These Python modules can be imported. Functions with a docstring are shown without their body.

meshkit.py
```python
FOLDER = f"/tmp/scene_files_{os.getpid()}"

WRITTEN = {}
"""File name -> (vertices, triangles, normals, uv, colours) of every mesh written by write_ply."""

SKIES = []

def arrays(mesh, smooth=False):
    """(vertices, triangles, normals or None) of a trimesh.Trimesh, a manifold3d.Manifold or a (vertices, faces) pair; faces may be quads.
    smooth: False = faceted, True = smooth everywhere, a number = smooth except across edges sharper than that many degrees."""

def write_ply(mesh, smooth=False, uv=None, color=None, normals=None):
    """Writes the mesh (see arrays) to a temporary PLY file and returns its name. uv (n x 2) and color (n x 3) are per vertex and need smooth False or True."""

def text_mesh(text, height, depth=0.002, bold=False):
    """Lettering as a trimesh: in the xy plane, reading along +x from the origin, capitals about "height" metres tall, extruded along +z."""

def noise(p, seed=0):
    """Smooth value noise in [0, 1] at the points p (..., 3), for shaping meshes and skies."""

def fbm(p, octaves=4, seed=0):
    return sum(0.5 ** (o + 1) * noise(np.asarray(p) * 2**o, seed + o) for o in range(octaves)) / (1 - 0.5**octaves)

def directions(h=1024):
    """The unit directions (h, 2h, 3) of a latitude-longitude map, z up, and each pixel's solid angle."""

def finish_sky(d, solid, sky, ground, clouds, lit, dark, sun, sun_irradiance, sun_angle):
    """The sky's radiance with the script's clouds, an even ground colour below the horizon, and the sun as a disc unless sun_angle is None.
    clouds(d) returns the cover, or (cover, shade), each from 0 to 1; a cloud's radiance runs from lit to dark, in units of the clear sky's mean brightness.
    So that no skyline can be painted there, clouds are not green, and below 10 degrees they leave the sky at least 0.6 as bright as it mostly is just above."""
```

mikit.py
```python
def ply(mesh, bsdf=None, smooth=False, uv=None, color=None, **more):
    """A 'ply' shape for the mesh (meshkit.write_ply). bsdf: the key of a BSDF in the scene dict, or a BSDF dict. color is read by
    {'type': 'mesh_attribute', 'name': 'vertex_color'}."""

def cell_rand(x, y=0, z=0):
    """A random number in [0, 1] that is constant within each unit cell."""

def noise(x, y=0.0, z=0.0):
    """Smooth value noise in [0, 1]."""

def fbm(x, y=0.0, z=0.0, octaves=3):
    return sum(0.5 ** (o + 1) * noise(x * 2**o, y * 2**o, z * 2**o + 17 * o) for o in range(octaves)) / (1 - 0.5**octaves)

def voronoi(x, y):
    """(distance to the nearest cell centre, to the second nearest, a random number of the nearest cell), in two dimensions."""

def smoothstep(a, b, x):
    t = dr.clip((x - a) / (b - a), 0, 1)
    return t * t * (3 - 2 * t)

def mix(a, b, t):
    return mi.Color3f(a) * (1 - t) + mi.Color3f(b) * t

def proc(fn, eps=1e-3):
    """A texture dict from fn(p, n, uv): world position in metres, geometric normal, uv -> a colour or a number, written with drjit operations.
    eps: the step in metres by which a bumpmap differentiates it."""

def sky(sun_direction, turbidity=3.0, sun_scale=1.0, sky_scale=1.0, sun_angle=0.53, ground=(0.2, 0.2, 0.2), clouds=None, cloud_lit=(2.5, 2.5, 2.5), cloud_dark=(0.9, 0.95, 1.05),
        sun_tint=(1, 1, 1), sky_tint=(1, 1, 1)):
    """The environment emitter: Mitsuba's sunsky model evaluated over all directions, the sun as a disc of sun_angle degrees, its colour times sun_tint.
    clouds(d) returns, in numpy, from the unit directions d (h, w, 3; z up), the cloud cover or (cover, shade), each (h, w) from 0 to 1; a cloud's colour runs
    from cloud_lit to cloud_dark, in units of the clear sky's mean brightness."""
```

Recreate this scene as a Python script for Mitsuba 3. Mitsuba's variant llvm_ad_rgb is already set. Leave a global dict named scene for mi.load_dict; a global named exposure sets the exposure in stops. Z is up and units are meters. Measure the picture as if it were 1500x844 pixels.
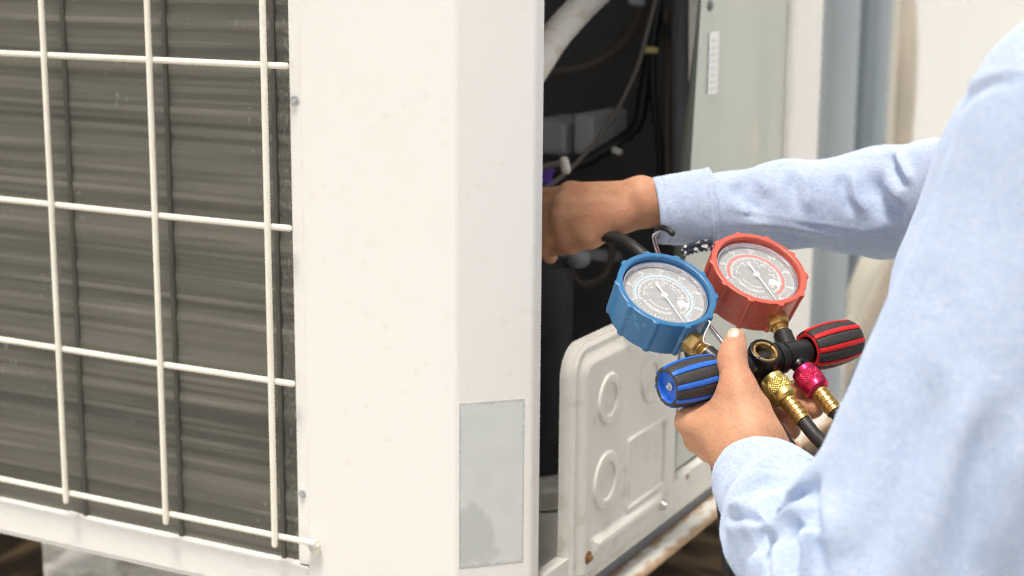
import math, random
import numpy as np, trimesh, mitsuba as mi, mikit, drjit as dr
import meshkit
from mikit import ply, proc, noise, fbm, smoothstep, mix
from shapely.geometry import LineString, Polygon, Point
T = mi.ScalarTransform4f
rng = np.random.default_rng(7)

# ------------------------------------------------------------------ camera, sky, exposure
F_PX, PITCH, ROLL, YAW = 2384.0, 0.20036, 0.007218, 0.48448   # lens (px at 1500 wide), camera pitch and roll, heading of the cabinet
CAM_Z = 0.84
_cp, _sp, _cr, _sr = math.cos(PITCH), math.sin(PITCH), math.cos(ROLL), math.sin(ROLL)
CM = np.array([[_cr, -_sr, 0], [_sr, _cr, 0], [0, 0, 1]]) @ np.array([[1, 0, 0], [0, -_sp, -_cp], [0, _cp, -_sp]])
CAM = np.array([0, 0, CAM_Z])
_fwd, _up = CM.T @ [0, 0, 1.0], CM.T @ [0, -1.0, 0]
scene, labels = {}, {}
scene['camera'] = {'type': 'thinlens', 'fov': math.degrees(2 * math.atan(750 / F_PX)), 'fov_axis': 'x', 'near_clip': 0.05, 'far_clip': 200.0,
                   'aperture_radius': 0.0055, 'focus_distance': 1.31,
                   'to_world': T().look_at(origin=CAM.tolist(), target=(CAM + _fwd).tolist(), up=_up.tolist())}
scene['sky_light'] = mikit.sky([-0.16, -0.42, 1.25], turbidity=3, sun_scale=0.72, sun_angle=13, sun_tint=(0.93, 1.0, 1.13), clouds=lambda d: 0.92, cloud_lit=(2.05, 2.0, 1.93), ground=(0.3, 0.3, 0.28))
exposure = 1.93


def P(px, py, d):
    """World point seen at pixel (px, py) of the 1500-wide photograph, d metres along the camera axis."""
    return CM.T @ (np.array([(px - 750) / F_PX, (py - 422) / F_PX, 1.0]) * d) + CAM


# the cabinet's frame: x to the right along its front, y into its depth, z up; origin at the bend between front and chamfer
E0 = P(667, 590, 1.38)
UX, UY = np.array([math.cos(YAW), -math.sin(YAW), 0]), np.array([math.sin(YAW), math.cos(YAW), 0])
UM = np.stack([UX, UY, [0, 0, 1.0]], 1)


def U(x, y, z):
    return E0 + UM @ np.array([x, y, z], float)


def to_unit(m):
    m = m.copy()
    m.vertices = m.vertices @ UM.T + E0
    return m


# ------------------------------------------------------------------ materials
def mat(key, d):
    scene[key] = d
    return key


def pr(color, rough=0.5, **k):
    c = color if isinstance(color, dict) else {'type': 'rgb', 'value': list(color)}
    return {'type': 'twosided', 'bsdf': {'type': 'principled', 'base_color': c, 'roughness': rough, **k}}


def bump(inner, fn, scale, eps=5e-4):
    return {'type': 'twosided', 'bsdf': {'type': 'bumpmap', 'arbitrary': proc(fn, eps), 'scale': scale, 'nested': inner['bsdf']}}


def c_cream(p, n, uv):
    g = fbm(p.x * 6, p.y * 6, p.z * 2.5)
    rain = smoothstep(0.55, 0.85, fbm(p.x * 75, p.y * 75, p.z * 1.6)) * smoothstep(0.35, 0.7, noise(p.x * 9, p.y * 9, p.z * 3.1))
    sp = smoothstep(0.80, 0.86, noise(p.x * 110, p.y * 110, p.z * 110)) * smoothstep(0.45, 0.7, noise(p.x * 14, p.y * 14, p.z * 14))
    return mix(mix(mix((0.742, 0.734, 0.708), (0.768, 0.761, 0.738), g), (0.66, 0.635, 0.58), rain * 0.16), (0.60, 0.57, 0.50), sp * 0.18)


M_CREAM = mat('m_cream', pr(proc(c_cream), 0.42, specular=0.35))


def c_guard(p, n, uv):
    return mix((0.74, 0.71, 0.62), (0.80, 0.78, 0.70), noise(p.x * 60, p.y * 60, p.z * 60))


M_GUARD = mat('m_guard', pr(proc(c_guard), 0.4, specular=0.4))


def _ul(p):
    """unit-frame x and z of a world point"""
    dx, dy = p.x - E0[0], p.y - E0[1]
    return dx * UX[0] + dy * UX[1], dx * UY[0] + dy * UY[1], p.z - E0[2]


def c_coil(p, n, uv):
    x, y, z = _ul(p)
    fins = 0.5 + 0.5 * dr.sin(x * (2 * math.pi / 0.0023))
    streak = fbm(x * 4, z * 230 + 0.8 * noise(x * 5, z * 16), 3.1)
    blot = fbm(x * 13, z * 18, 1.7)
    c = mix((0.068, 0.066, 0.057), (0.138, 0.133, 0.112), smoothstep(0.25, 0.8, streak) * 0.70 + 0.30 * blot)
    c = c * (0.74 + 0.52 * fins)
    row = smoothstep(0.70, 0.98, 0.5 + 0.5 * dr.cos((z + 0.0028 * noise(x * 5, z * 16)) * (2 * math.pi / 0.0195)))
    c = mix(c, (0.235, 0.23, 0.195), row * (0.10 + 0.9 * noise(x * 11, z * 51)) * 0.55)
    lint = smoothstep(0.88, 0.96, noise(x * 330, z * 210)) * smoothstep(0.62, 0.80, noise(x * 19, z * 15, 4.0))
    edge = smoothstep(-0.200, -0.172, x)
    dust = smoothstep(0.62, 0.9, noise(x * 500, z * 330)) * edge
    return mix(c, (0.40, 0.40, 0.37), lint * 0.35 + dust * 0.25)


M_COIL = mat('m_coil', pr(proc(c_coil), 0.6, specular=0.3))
M_ROD_SHADOW = mat('m_rod_shadow', pr((0.074, 0.072, 0.062), 0.8))  # dark tone for the painted shadows of the guard rods


def c_plate(p, n, uv):
    x, y, z = _ul(p)
    g = fbm(x * 60, y * 60, z * 55)
    fine = noise(x * 900, y * 900, z * 900)
    c = mix((0.52, 0.55, 0.55), (0.61, 0.64, 0.64), g * 0.8 + fine * 0.2)
    s = (x + y) * 0.7071
    d1 = smoothstep(0.020, 0.012, dr.sqrt(dr.square((s - 0.014) * 0.9) + dr.square((z + 0.118) * 0.62)) + 0.012 * (fbm(s * 130, z * 130) - 0.5))
    d2 = smoothstep(0.012, 0.004, dr.abs(z + 0.137) + dr.maximum(s - 0.030, 0) * 0.8 + 0.010 * (fbm(s * 110, z * 110, 4.0) - 0.5))
    c = mix(c, (0.45, 0.475, 0.475), dr.maximum(d1, d2 * 0.8) * 0.85)
    e = dr.minimum(dr.minimum(s - 0.003, 0.0615 - s) * 1.4, dr.minimum(z + 0.149, -0.0005 - z))
    return mix(c, (0.33, 0.33, 0.31), smoothstep(0.004, 0.0, e + 0.003 * (noise(s * 400, z * 400) - 0.5)) * 0.5)


M_PLATE = mat('m_plate', pr(proc(c_plate), 0.55, specular=0.3))
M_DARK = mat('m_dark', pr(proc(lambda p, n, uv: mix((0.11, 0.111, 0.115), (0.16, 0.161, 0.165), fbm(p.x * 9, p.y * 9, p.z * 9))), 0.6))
M_BLACK = mat('m_black', pr((0.012, 0.012, 0.013), 0.42, specular=0.45))


def c_jacket(p, n, uv):
    return mix((0.018, 0.018, 0.023), (0.040, 0.040, 0.048), fbm(p.x * 60, p.y * 60, p.z * 30))


M_JACKET = mat('m_jacket', pr(proc(c_jacket), 0.75))
M_BOXGREY = mat('m_box_grey', pr(proc(lambda p, n, uv: mix((0.48, 0.49, 0.52), (0.56, 0.57, 0.60), fbm(p.x * 25, p.y * 25, p.z * 25))), 0.5))


def c_whitepipe(p, n, uv):
    d = smoothstep(0.5, 0.75, fbm(p.x * 55, p.y * 55, p.z * 55))
    return mix((0.74, 0.71, 0.65), (0.48, 0.38, 0.27), d * 0.5)


M_WPIPE = mat('m_white_pipe', pr(proc(c_whitepipe), 0.5))
M_BROWN = mat('m_brown_tube', pr(proc(lambda p, n, uv: mix((0.08, 0.065, 0.052), (0.16, 0.125, 0.095), fbm(p.x * 30, p.y * 30, p.z * 20))), 0.55))
M_WIRE = mat('m_wire', pr((0.11, 0.10, 0.09), 0.5))
M_WSTICK = mat('m_sticker', pr((0.74, 0.75, 0.76), 0.4))
M_WPLAST = mat('m_white_plastic', pr((0.62, 0.60, 0.55), 0.4))
M_YELLOWP = mat('m_yellow_plastic', pr((0.50, 0.46, 0.18), 0.45))
M_PURPLE = mat('m_purple', pr((0.10, 0.03, 0.33), 0.5))


def c_green(p, n, uv):
    x, y, z = _ul(p)
    g = fbm(y * 14, z * 3, 1.0)
    c = mix((0.44, 0.475, 0.425), (0.53, 0.56, 0.51), g)
    r = dr.sqrt(dr.square((y - 0.625) * 1.5) + dr.square((z - 0.165) * 0.9))
    dirt = smoothstep(0.035, 0.015, r + 0.014 * fbm(y * 60, z * 60))
    streak = smoothstep(0.55, 0.8, noise(y * 45, z * 2.2)) * smoothstep(0.30, 0.0, z)
    return mix(mix(c, (0.60, 0.55, 0.45), dirt * 0.5), (0.38, 0.41, 0.37), streak * 0.4)


M_EDGE_SHADE = mat('m_edge_shade', pr((0.075, 0.09, 0.075), 0.7))  # panel green darkened, the shade is in the colour
M_GREEN = mat('m_green', pr(proc(c_green), 0.45, specular=0.4))


def c_pan(p, n, uv):
    x, y, z = _ul(p)
    g = fbm(p.x * 9, p.y * 9, p.z * 9)
    dirt = smoothstep(0.55, 0.85, fbm(p.x * 45, p.y * 45, p.z * 45))
    return mix(mix((0.66, 0.655, 0.615), (0.72, 0.715, 0.675), g), (0.40, 0.36, 0.28), dirt * 0.35)


M_PANEL = mat('m_panel', pr(proc(c_pan), 0.4, specular=0.4))


def c_rust(p, n, uv):
    g = fbm(p.x * 70, p.y * 70, p.z * 70)
    return mix((0.14, 0.065, 0.028), (0.30, 0.17, 0.08), g)


M_RUST = mat('m_rust', pr(proc(c_rust), 0.85))


def c_flange(p, n, uv):
    x, y, z = _ul(p)
    w = 0.010 * (fbm(y * 60, x * 60, 2.0) - 0.5)
    edge = smoothstep(0.0645, 0.0735, x + w * 1.3) + smoothstep(0.0545, 0.049, x + w)
    blot = smoothstep(0.62, 0.78, fbm(x * 120, y * 60, 3.0))
    c = mix((0.52, 0.52, 0.49), (0.62, 0.61, 0.57), fbm(x * 40, y * 30))
    side = smoothstep(-0.2235, -0.2245, z)
    rust = mix((0.20, 0.10, 0.045), (0.42, 0.27, 0.13), fbm(x * 150, y * 90, 5.0))
    return mix(c, rust, dr.clip(edge * 0.85 + blot * 0.45 + side * 0.8, 0, 0.95))


M_FLANGE = mat('m_flange', pr(proc(c_flange), 0.6))
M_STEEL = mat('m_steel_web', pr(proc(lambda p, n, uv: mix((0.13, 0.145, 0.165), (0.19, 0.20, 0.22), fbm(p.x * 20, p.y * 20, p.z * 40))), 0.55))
M_CHROME = mat('m_chrome', {'type': 'roughconductor', 'material': 'Cr', 'alpha': 0.12})
M_ZINC = mat('m_zinc', {'type': 'twosided', 'bsdf': {'type': 'principled', 'base_color': {'type': 'rgb', 'value': [0.55, 0.57, 0.60]}, 'metallic': 0.9, 'roughness': 0.35}})
M_BRASS = mat('m_brass', {'type': 'twosided', 'bsdf': {'type': 'principled', 'base_color': proc(lambda p, n, uv: mix((0.50, 0.31, 0.10), (0.68, 0.46, 0.18), fbm(p.x * 260, p.y * 260, p.z * 260))), 'metallic': 0.9, 'roughness': 0.33}})
M_GOLD = mat('m_gold', {'type': 'twosided', 'bsdf': {'type': 'principled', 'base_color': {'type': 'rgb', 'value': [0.80, 0.62, 0.20]}, 'metallic': 0.95, 'roughness': 0.28}})
M_MAGENTA = mat('m_magenta', {'type': 'twosided', 'bsdf': {'type': 'principled', 'base_color': {'type': 'rgb', 'value': [0.62, 0.03, 0.11]}, 'metallic': 0.8, 'roughness': 0.28}})


def scuff(base, light, k=1.0):
    def fn(p, n, uv):
        g = fbm(p.x * 45, p.y * 45, p.z * 45)
        s = smoothstep(0.70, 0.80, noise(p.x * 420, p.y * 420, p.z * 160)) * smoothstep(0.45, 0.7, noise(p.x * 60, p.y * 60, p.z * 60))
        return mix(mi.Color3f(base) * (0.9 + 0.2 * g), light, s * 0.35 * k)
    return fn


M_BLUE = mat('m_blue_rubber', pr(proc(scuff((0.017, 0.142, 0.325), (0.30, 0.52, 0.75), 0.4)), 0.36, specular=0.8, sheen=0.6))
M_RED = mat('m_red_rubber', pr(proc(scuff((0.56, 0.092, 0.056), (0.75, 0.35, 0.28), 0.45)), 0.36, specular=0.8, sheen=0.6))
M_KBLUE = mat('m_knob_blue', pr((0.025, 0.14, 0.60), 0.38, specular=0.45))
M_KRED = mat('m_knob_red', pr((0.60, 0.018, 0.022), 0.38, specular=0.45))
M_RUBBER = mat('m_rubber', pr(proc(lambda p, n, uv: mix((0.028, 0.027, 0.027), (0.058, 0.056, 0.055), noise(p.x * 700, p.y * 700, p.z * 700))), 0.6, specular=0.35))
M_BODY = mat('m_body_black', pr((0.013, 0.013, 0.014), 0.36, specular=0.5))
M_HOSE = mat('m_hose', pr(proc(lambda p, n, uv: mix((0.016, 0.016, 0.018), (0.032, 0.032, 0.034), fbm(p.x * 120, p.y * 120, p.z * 120))), 0.48, specular=0.4))
M_DIAL = mat('m_dial', pr((0.36, 0.37, 0.37), 0.28, specular=0.5))
M_PRINT = mat('m_print', pr((0.85, 0.86, 0.86), 0.5))
M_PBLUE = mat('m_print_blue', pr((0.45, 0.62, 0.88), 0.5))
M_PRED = mat('m_print_red', pr((0.82, 0.20, 0.17), 0.5))
M_PGREEN = mat('m_print_green', pr((0.15, 0.60, 0.25), 0.5))
M_GLASS = mat('m_glass', {'type': 'thindielectric', 'int_ior': 1.52})


def c_skin(p, n, uv):
    g = fbm(p.x * 24, p.y * 24, p.z * 24)
    f = noise(p.x * 520, p.y * 520, p.z * 520)
    m2 = fbm(p.x * 130, p.y * 130, p.z * 130)
    red = smoothstep(0.42, 0.72, fbm(p.x * 48 + 4, p.y * 48, p.z * 48))
    w = 1.0 - dr.abs(2 * noise(p.x * 150 + 90 * p.z, p.y * 150, p.z * 520) - 1)
    c = mix((0.46, 0.222, 0.120), (0.64, 0.350, 0.222), g)
    c = mix(c, (0.56, 0.235, 0.145), red * 0.45)
    c = c * (0.86 + 0.16 * f + 0.14 * m2)
    return mix(c, (0.33, 0.135, 0.07), smoothstep(0.90, 1.0, w) * 0.22)


def b_skin(p, n, uv):
    a = noise(p.x * 430 + p.z * 300, p.y * 430, p.z * 240)
    w = 1.0 - dr.abs(2 * noise(p.x * 150 + 90 * p.z, p.y * 150, p.z * 520) - 1)
    w2 = 1.0 - dr.abs(2 * noise(p.x * 330 - 120 * p.z + 7, p.y * 330, p.z * 330) - 1)
    mk = smoothstep(0.35, 0.65, fbm(p.x * 38, p.y * 38, p.z * 38))
    return a * 0.28 - smoothstep(0.80, 1.0, w) * (0.25 + 0.5 * mk) - smoothstep(0.85, 1.0, w2) * 0.25


M_SKIN = mat('m_skin', bump(pr(proc(c_skin), 0.52, specular=0.38, sheen=0.1), b_skin, 0.00042))
M_NAIL = mat('m_nail', pr((0.66, 0.43, 0.34), 0.3, specular=0.5))


def c_shirt(p, n, uv):
    a = noise(p.x * 360, p.y * 360, p.z * 1900)
    b = noise(p.x * 1600 + 31, p.y * 1600, p.z * 230)
    m = fbm(p.x * 260, p.y * 260, p.z * 900)
    c = fbm(p.x * 30, p.y * 30, p.z * 30)
    t = 0.33 * a + 0.33 * b + 0.26 * m + 0.08 * c
    return mix((0.325, 0.432, 0.65), (0.59, 0.672, 0.81), smoothstep(0.10, 0.90, t))


def b_shirt(p, n, uv):
    return noise(p.x * 900, p.y * 900, p.z * 1200) * 0.5 + fbm(p.x * 60, p.y * 60, p.z * 60) * 0.8


M_SHIRT = mat('m_shirt', bump(pr(proc(c_shirt), 0.85, specular=0.15, sheen=0.4), b_shirt, 0.0011))
M_THREAD = mat('m_thread', pr((0.78, 0.83, 0.90), 0.8))
M_NAVY = mat('m_navy', pr((0.05, 0.07, 0.16), 0.8))
M_FRAY = mat('m_fray', pr(proc(lambda p, n, uv: mix((0.02, 0.025, 0.05), (0.72, 0.72, 0.72), smoothstep(0.56, 0.7, noise(p.x * 320, p.y * 320, p.z * 320)))), 0.85))
M_TROUS = mat('m_trousers', pr(proc(lambda p, n, uv: mix((0.018, 0.02, 0.03), (0.035, 0.038, 0.05), fbm(p.x * 120, p.y * 120, p.z * 120))), 0.85))
M_HAIR = mat('m_hair', pr((0.012, 0.010, 0.009), 0.5))
M_SHOE = mat('m_shoe', pr((0.05, 0.045, 0.04), 0.6))


def c_ground(p, n, uv):
    g = fbm(p.x * 16, p.y * 16, 0.0)
    st = smoothstep(0.47, 0.58, fbm(p.x * 17 + 9, p.y * 9.5, 2.0, octaves=4))
    f = noise(p.x * 160, p.y * 160)
    peb = smoothstep(0.62, 0.8, noise(p.x * 48, p.y * 48, 3.0))
    c = mix((0.36, 0.35, 0.325), (0.50, 0.49, 0.46), g)
    c = mix(c, (0.20, 0.19, 0.17), st * 0.8)
    wh = smoothstep(0.54, 0.62, fbm(p.x * 15 + 31, p.y * 10.1, 7.0, octaves=4))
    return mix(mix(c, (0.72, 0.71, 0.68), wh * 0.55), (0.55, 0.53, 0.49), peb * 0.3) * (0.86 + 0.28 * f)


M_GROUND = mat('m_ground', bump(pr(proc(c_ground), 0.85), lambda p, n, uv: fbm(p.x * 60, p.y * 60, 0.0, octaves=4), 0.006))


def c_wall(p, n, uv):
    g = fbm(p.x * 1.3, p.y * 1.3, p.z * 0.8)
    s = fbm(p.x * 9, p.y * 9, p.z * 1.1)
    return mix((0.75, 0.76, 0.745), (0.81, 0.82, 0.81), 0.5 * g + 0.5 * s)


M_WALL = mat('m_wall', bump(pr(proc(c_wall), 0.8), lambda p, n, uv: fbm(p.x * 90, p.y * 90, p.z * 90), 0.0015))
M_GPIPE = mat('m_grey_pipe', pr(proc(lambda p, n, uv: mix(mix((0.28, 0.335, 0.375), (0.34, 0.39, 0.425), fbm(p.x * 8, p.y * 8, p.z * 4)), (0.42, 0.36, 0.30), smoothstep(0.72, 0.85, fbm(p.x * 30, p.y * 30, p.z * 12)) * 0.4)), 0.42))
M_PIPE_SHADE = mat('m_pipe_shade', pr((0.16, 0.20, 0.24), 0.5))  # shaded side of a grey pipe put into this colour
M_FOAM = mat('m_foam', pr((0.085, 0.085, 0.105), 0.65))
M_TAN = mat('m_tan', pr(proc(lambda p, n, uv: mix((0.42, 0.375, 0.315), (0.52, 0.47, 0.40), fbm(p.x * 12, p.y * 12, p.z * 16))), 0.7))
M_CREAMP = mat('m_cream_pipe', pr((0.66, 0.63, 0.55), 0.5))


def c_wood(p, n, uv):
    g = fbm(p.x * 10 + 3 * p.z, p.y * 10, p.z * 60)
    return mix((0.035, 0.022, 0.013), (0.20, 0.14, 0.085), smoothstep(0.3, 0.75, g))


M_WOOD = mat('m_wood', pr(proc(c_wood), 0.8))


# ------------------------------------------------------------------ helpers
def add(key, mesh, m, smooth=False, label=None, cat=None, group=None, kind=None, color=None):
    base, k = key, 0
    while key in scene:
        k += 1
        key = f'{base}_{k:03d}'
    scene[key] = ply(mesh, m, smooth)
    tag(key, label, cat, group, kind)
    return key


def tag(key, label=None, cat=None, group=None, kind=None):
    d = {k: v for k, v in (('label', label), ('category', cat), ('group', group), ('kind', kind)) if v}
    if d:
        labels.setdefault(key, {}).update(d)


def cat_(*ms):
    return trimesh.util.concatenate([m for m in ms])


def box(x0, x1, y0, y1, z0, z1, c=0.0):
    """Box with optional chamfered edges (c metres)."""
    if c <= 0:
        m = trimesh.creation.box((x1 - x0, y1 - y0, z1 - z0))
        m.apply_translation(((x0 + x1) / 2, (y0 + y1) / 2, (z0 + z1) / 2))
        return m
    pts = []
    for sx in (0, 1):
        for sy in (0, 1):
            for sz in (0, 1):
                x, y, z = (x0, x1)[sx], (y0, y1)[sy], (z0, z1)[sz]
                dx, dy, dz = (c, -c)[sx], (c, -c)[sy], (c, -c)[sz]
                pts += [(x, y + dy, z + dz), (x + dx, y, z + dz), (x + dx, y + dy, z)]
    return trimesh.convex.convex_hull(np.array(pts))


def extrude(poly, z0, z1):
    m = trimesh.creation.extrude_polygon(poly, z1 - z0, engine='earcut')
    m.apply_translation((0, 0, z0))
    return m


def spline(pts, n=40):
    """Catmull-Rom through the points."""
    p = np.asarray(pts, float)
    p = np.vstack([2 * p[0] - p[1], p, 2 * p[-1] - p[-2]])
    out = []
    for i in range(1, len(p) - 2):
        t = np.linspace(0, 1, n, endpoint=False)[:, None]
        a, b, c, d = p[i - 1], p[i], p[i + 1], p[i + 2]
        out.append(0.5 * (2 * b + (c - a) * t + (2 * a - 5 * b + 4 * c - d) * t**2 + (3 * b - 3 * c + d - a) * t**3))
    return np.vstack(out + [p[-2:-1]])


def tube(path, r, sides=16, caps=True, wob=None):
    """Tube with parallel-transported frames; r a number or one per point."""
    p = np.asarray(path, float)
    n = len(p)
    r = np.broadcast_to(np.asarray(r, float), (n,))
    t = np.gradient(p, axis=0)
    t /= np.linalg.norm(t, axis=1, keepdims=True)
    a = np.cross(t[0], [0, 0, 1.0] if abs(t[0][2]) < 0.9 else [1.0, 0, 0])
    a /= np.linalg.norm(a)
    A = [a]
    for i in range(1, n):
        a = A[-1] - t[i] * (A[-1] @ t[i])
        A.append(a / np.linalg.norm(a))
    A = np.array(A)
    B = np.cross(t, A)
    th = np.arange(sides) * 2 * np.pi / sides
    v = p[:, None] + r[:, None, None] * (np.cos(th)[None, :, None] * A[:, None] + np.sin(th)[None, :, None] * B[:, None])
    v = v.reshape(-1, 3)
    i, j = np.meshgrid(np.arange(n - 1), np.arange(sides), indexing='ij')
    q = np.stack([i * sides + j, i * sides + (j + 1) % sides, (i + 1) * sides + (j + 1) % sides, (i + 1) * sides + j], -1).reshape(-1, 4)
    f = np.vstack([q[:, [0, 1, 2]], q[:, [0, 2, 3]]])
    if caps:
        v = np.vstack([v, p[0], p[-1]])
        k = np.arange(sides)
        c0, c1 = len(v) - 2, len(v) - 1
        f = np.vstack([f, np.stack([np.full(sides, c0), (k + 1) % sides, k], 1), np.stack([np.full(sides, c1), (n - 1) * sides + k, (n - 1) * sides + (k + 1) % sides], 1)])
    return trimesh.Trimesh(v, f, process=False)


def rod(path, r, sides=12):
    """Tube with rounded ends."""
    p = np.asarray(path, float)
    d0, d1 = p[0] - p[1], p[-1] - p[-2]
    d0, d1 = d0 / np.linalg.norm(d0), d1 / np.linalg.norm(d1)
    s = np.array([0.97, 0.8, 0.5])
    h = np.sqrt(1 - s**2)
    P0 = [p[0] + d0 * r * hh for hh in h[::-1]]
    P1 = [p[-1] + d1 * r * hh for hh in h]
    return tube(np.vstack([P0, p, P1]), np.concatenate([s[::-1] * r, np.full(len(p), r), s * r]), sides)


def loft(rings, cap0=True, cap1=True):
    """Closed rings (k, m, 3) into one skin."""
    R = np.asarray(rings, float)
    k, m = R.shape[:2]
    v = R.reshape(-1, 3)
    i, j = np.meshgrid(np.arange(k - 1), np.arange(m), indexing='ij')
    q = np.stack([i * m + j, i * m + (j + 1) % m, (i + 1) * m + (j + 1) % m, (i + 1) * m + j], -1).reshape(-1, 4)
    f = [np.vstack([q[:, [0, 1, 2]], q[:, [0, 2, 3]]])]
    jj = np.arange(m)
    if cap0:
        v = np.vstack([v, R[0].mean(0)])
        f.append(np.stack([np.full(m, len(v) - 1), (jj + 1) % m, jj], 1))
    if cap1:
        v = np.vstack([v, R[-1].mean(0)])
        f.append(np.stack([np.full(m, len(v) - 1), (k - 1) * m + jj, (k - 1) * m + (jj + 1) % m], 1))
    return trimesh.Trimesh(v, np.vstack(f), process=False)


def lathe(prof, sides=48, cap0=False, cap1=False):
    """Profile [(r, z), ...] turned about z."""
    th = np.arange(sides) * 2 * np.pi / sides
    return loft([[(r * math.cos(a), r * math.sin(a), z) for a in th] for r, z in prof], cap0, cap1)


def grid_mesh(Vx):
    """(n, m, 3) points into a sheet."""
    n, m = Vx.shape[:2]
    i, j = np.meshgrid(np.arange(n - 1), np.arange(m - 1), indexing='ij')
    q = np.stack([i * m + j, i * m + j + 1, (i + 1) * m + j + 1, (i + 1) * m + j], -1).reshape(-1, 4)
    return trimesh.Trimesh(Vx.reshape(-1, 3), np.vstack([q[:, [0, 1, 2]], q[:, [0, 2, 3]]]), process=False)


def hexbolt(r, h, domed=False):
    th = np.arange(6) * np.pi / 3 + 0.3
    ring = lambda rr, z: [(rr * math.cos(a), rr * math.sin(a), z) for a in th]
    return loft([ring(r, 0), ring(r, h * 0.85), ring(r * 0.86, h)], True, True)


def orient(m, origin, normal):
    """z axis of m to normal, origin moved."""
    z = np.asarray(normal, float)
    z /= np.linalg.norm(z)
    x = np.cross([0.2, 0.35, 0.9], z)
    x /= np.linalg.norm(x)
    m = m.copy()
    m.vertices = m.vertices @ np.stack([x, np.cross(z, x), z], 0) + np.asarray(origin)
    return m


# signed distance fields and their surface ------------------------------------------------------------
def smin(a, b, k):
    h = np.clip(0.5 + 0.5 * (b - a) / k, 0, 1)
    return b + (a - b) * h - k * h * (1 - h)


def cone(p, a, b, ra, rb):
    a, b = np.asarray(a, float), np.asarray(b, float)
    ba = b - a
    t = np.clip(((p - a) @ ba) / max(ba @ ba, 1e-12), 0, 1)
    return np.linalg.norm(p - a - t[..., None] * ba, axis=-1) - (ra + (rb - ra) * t)


def ellip(p, c, r, R=np.eye(3)):
    q = (p - np.asarray(c)) @ R / np.asarray(r)
    k0 = np.linalg.norm(q, axis=-1)
    k1 = np.linalg.norm(q / np.asarray(r), axis=-1)
    return k0 * (k0 - 1) / np.maximum(k1, 1e-9)


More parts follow.
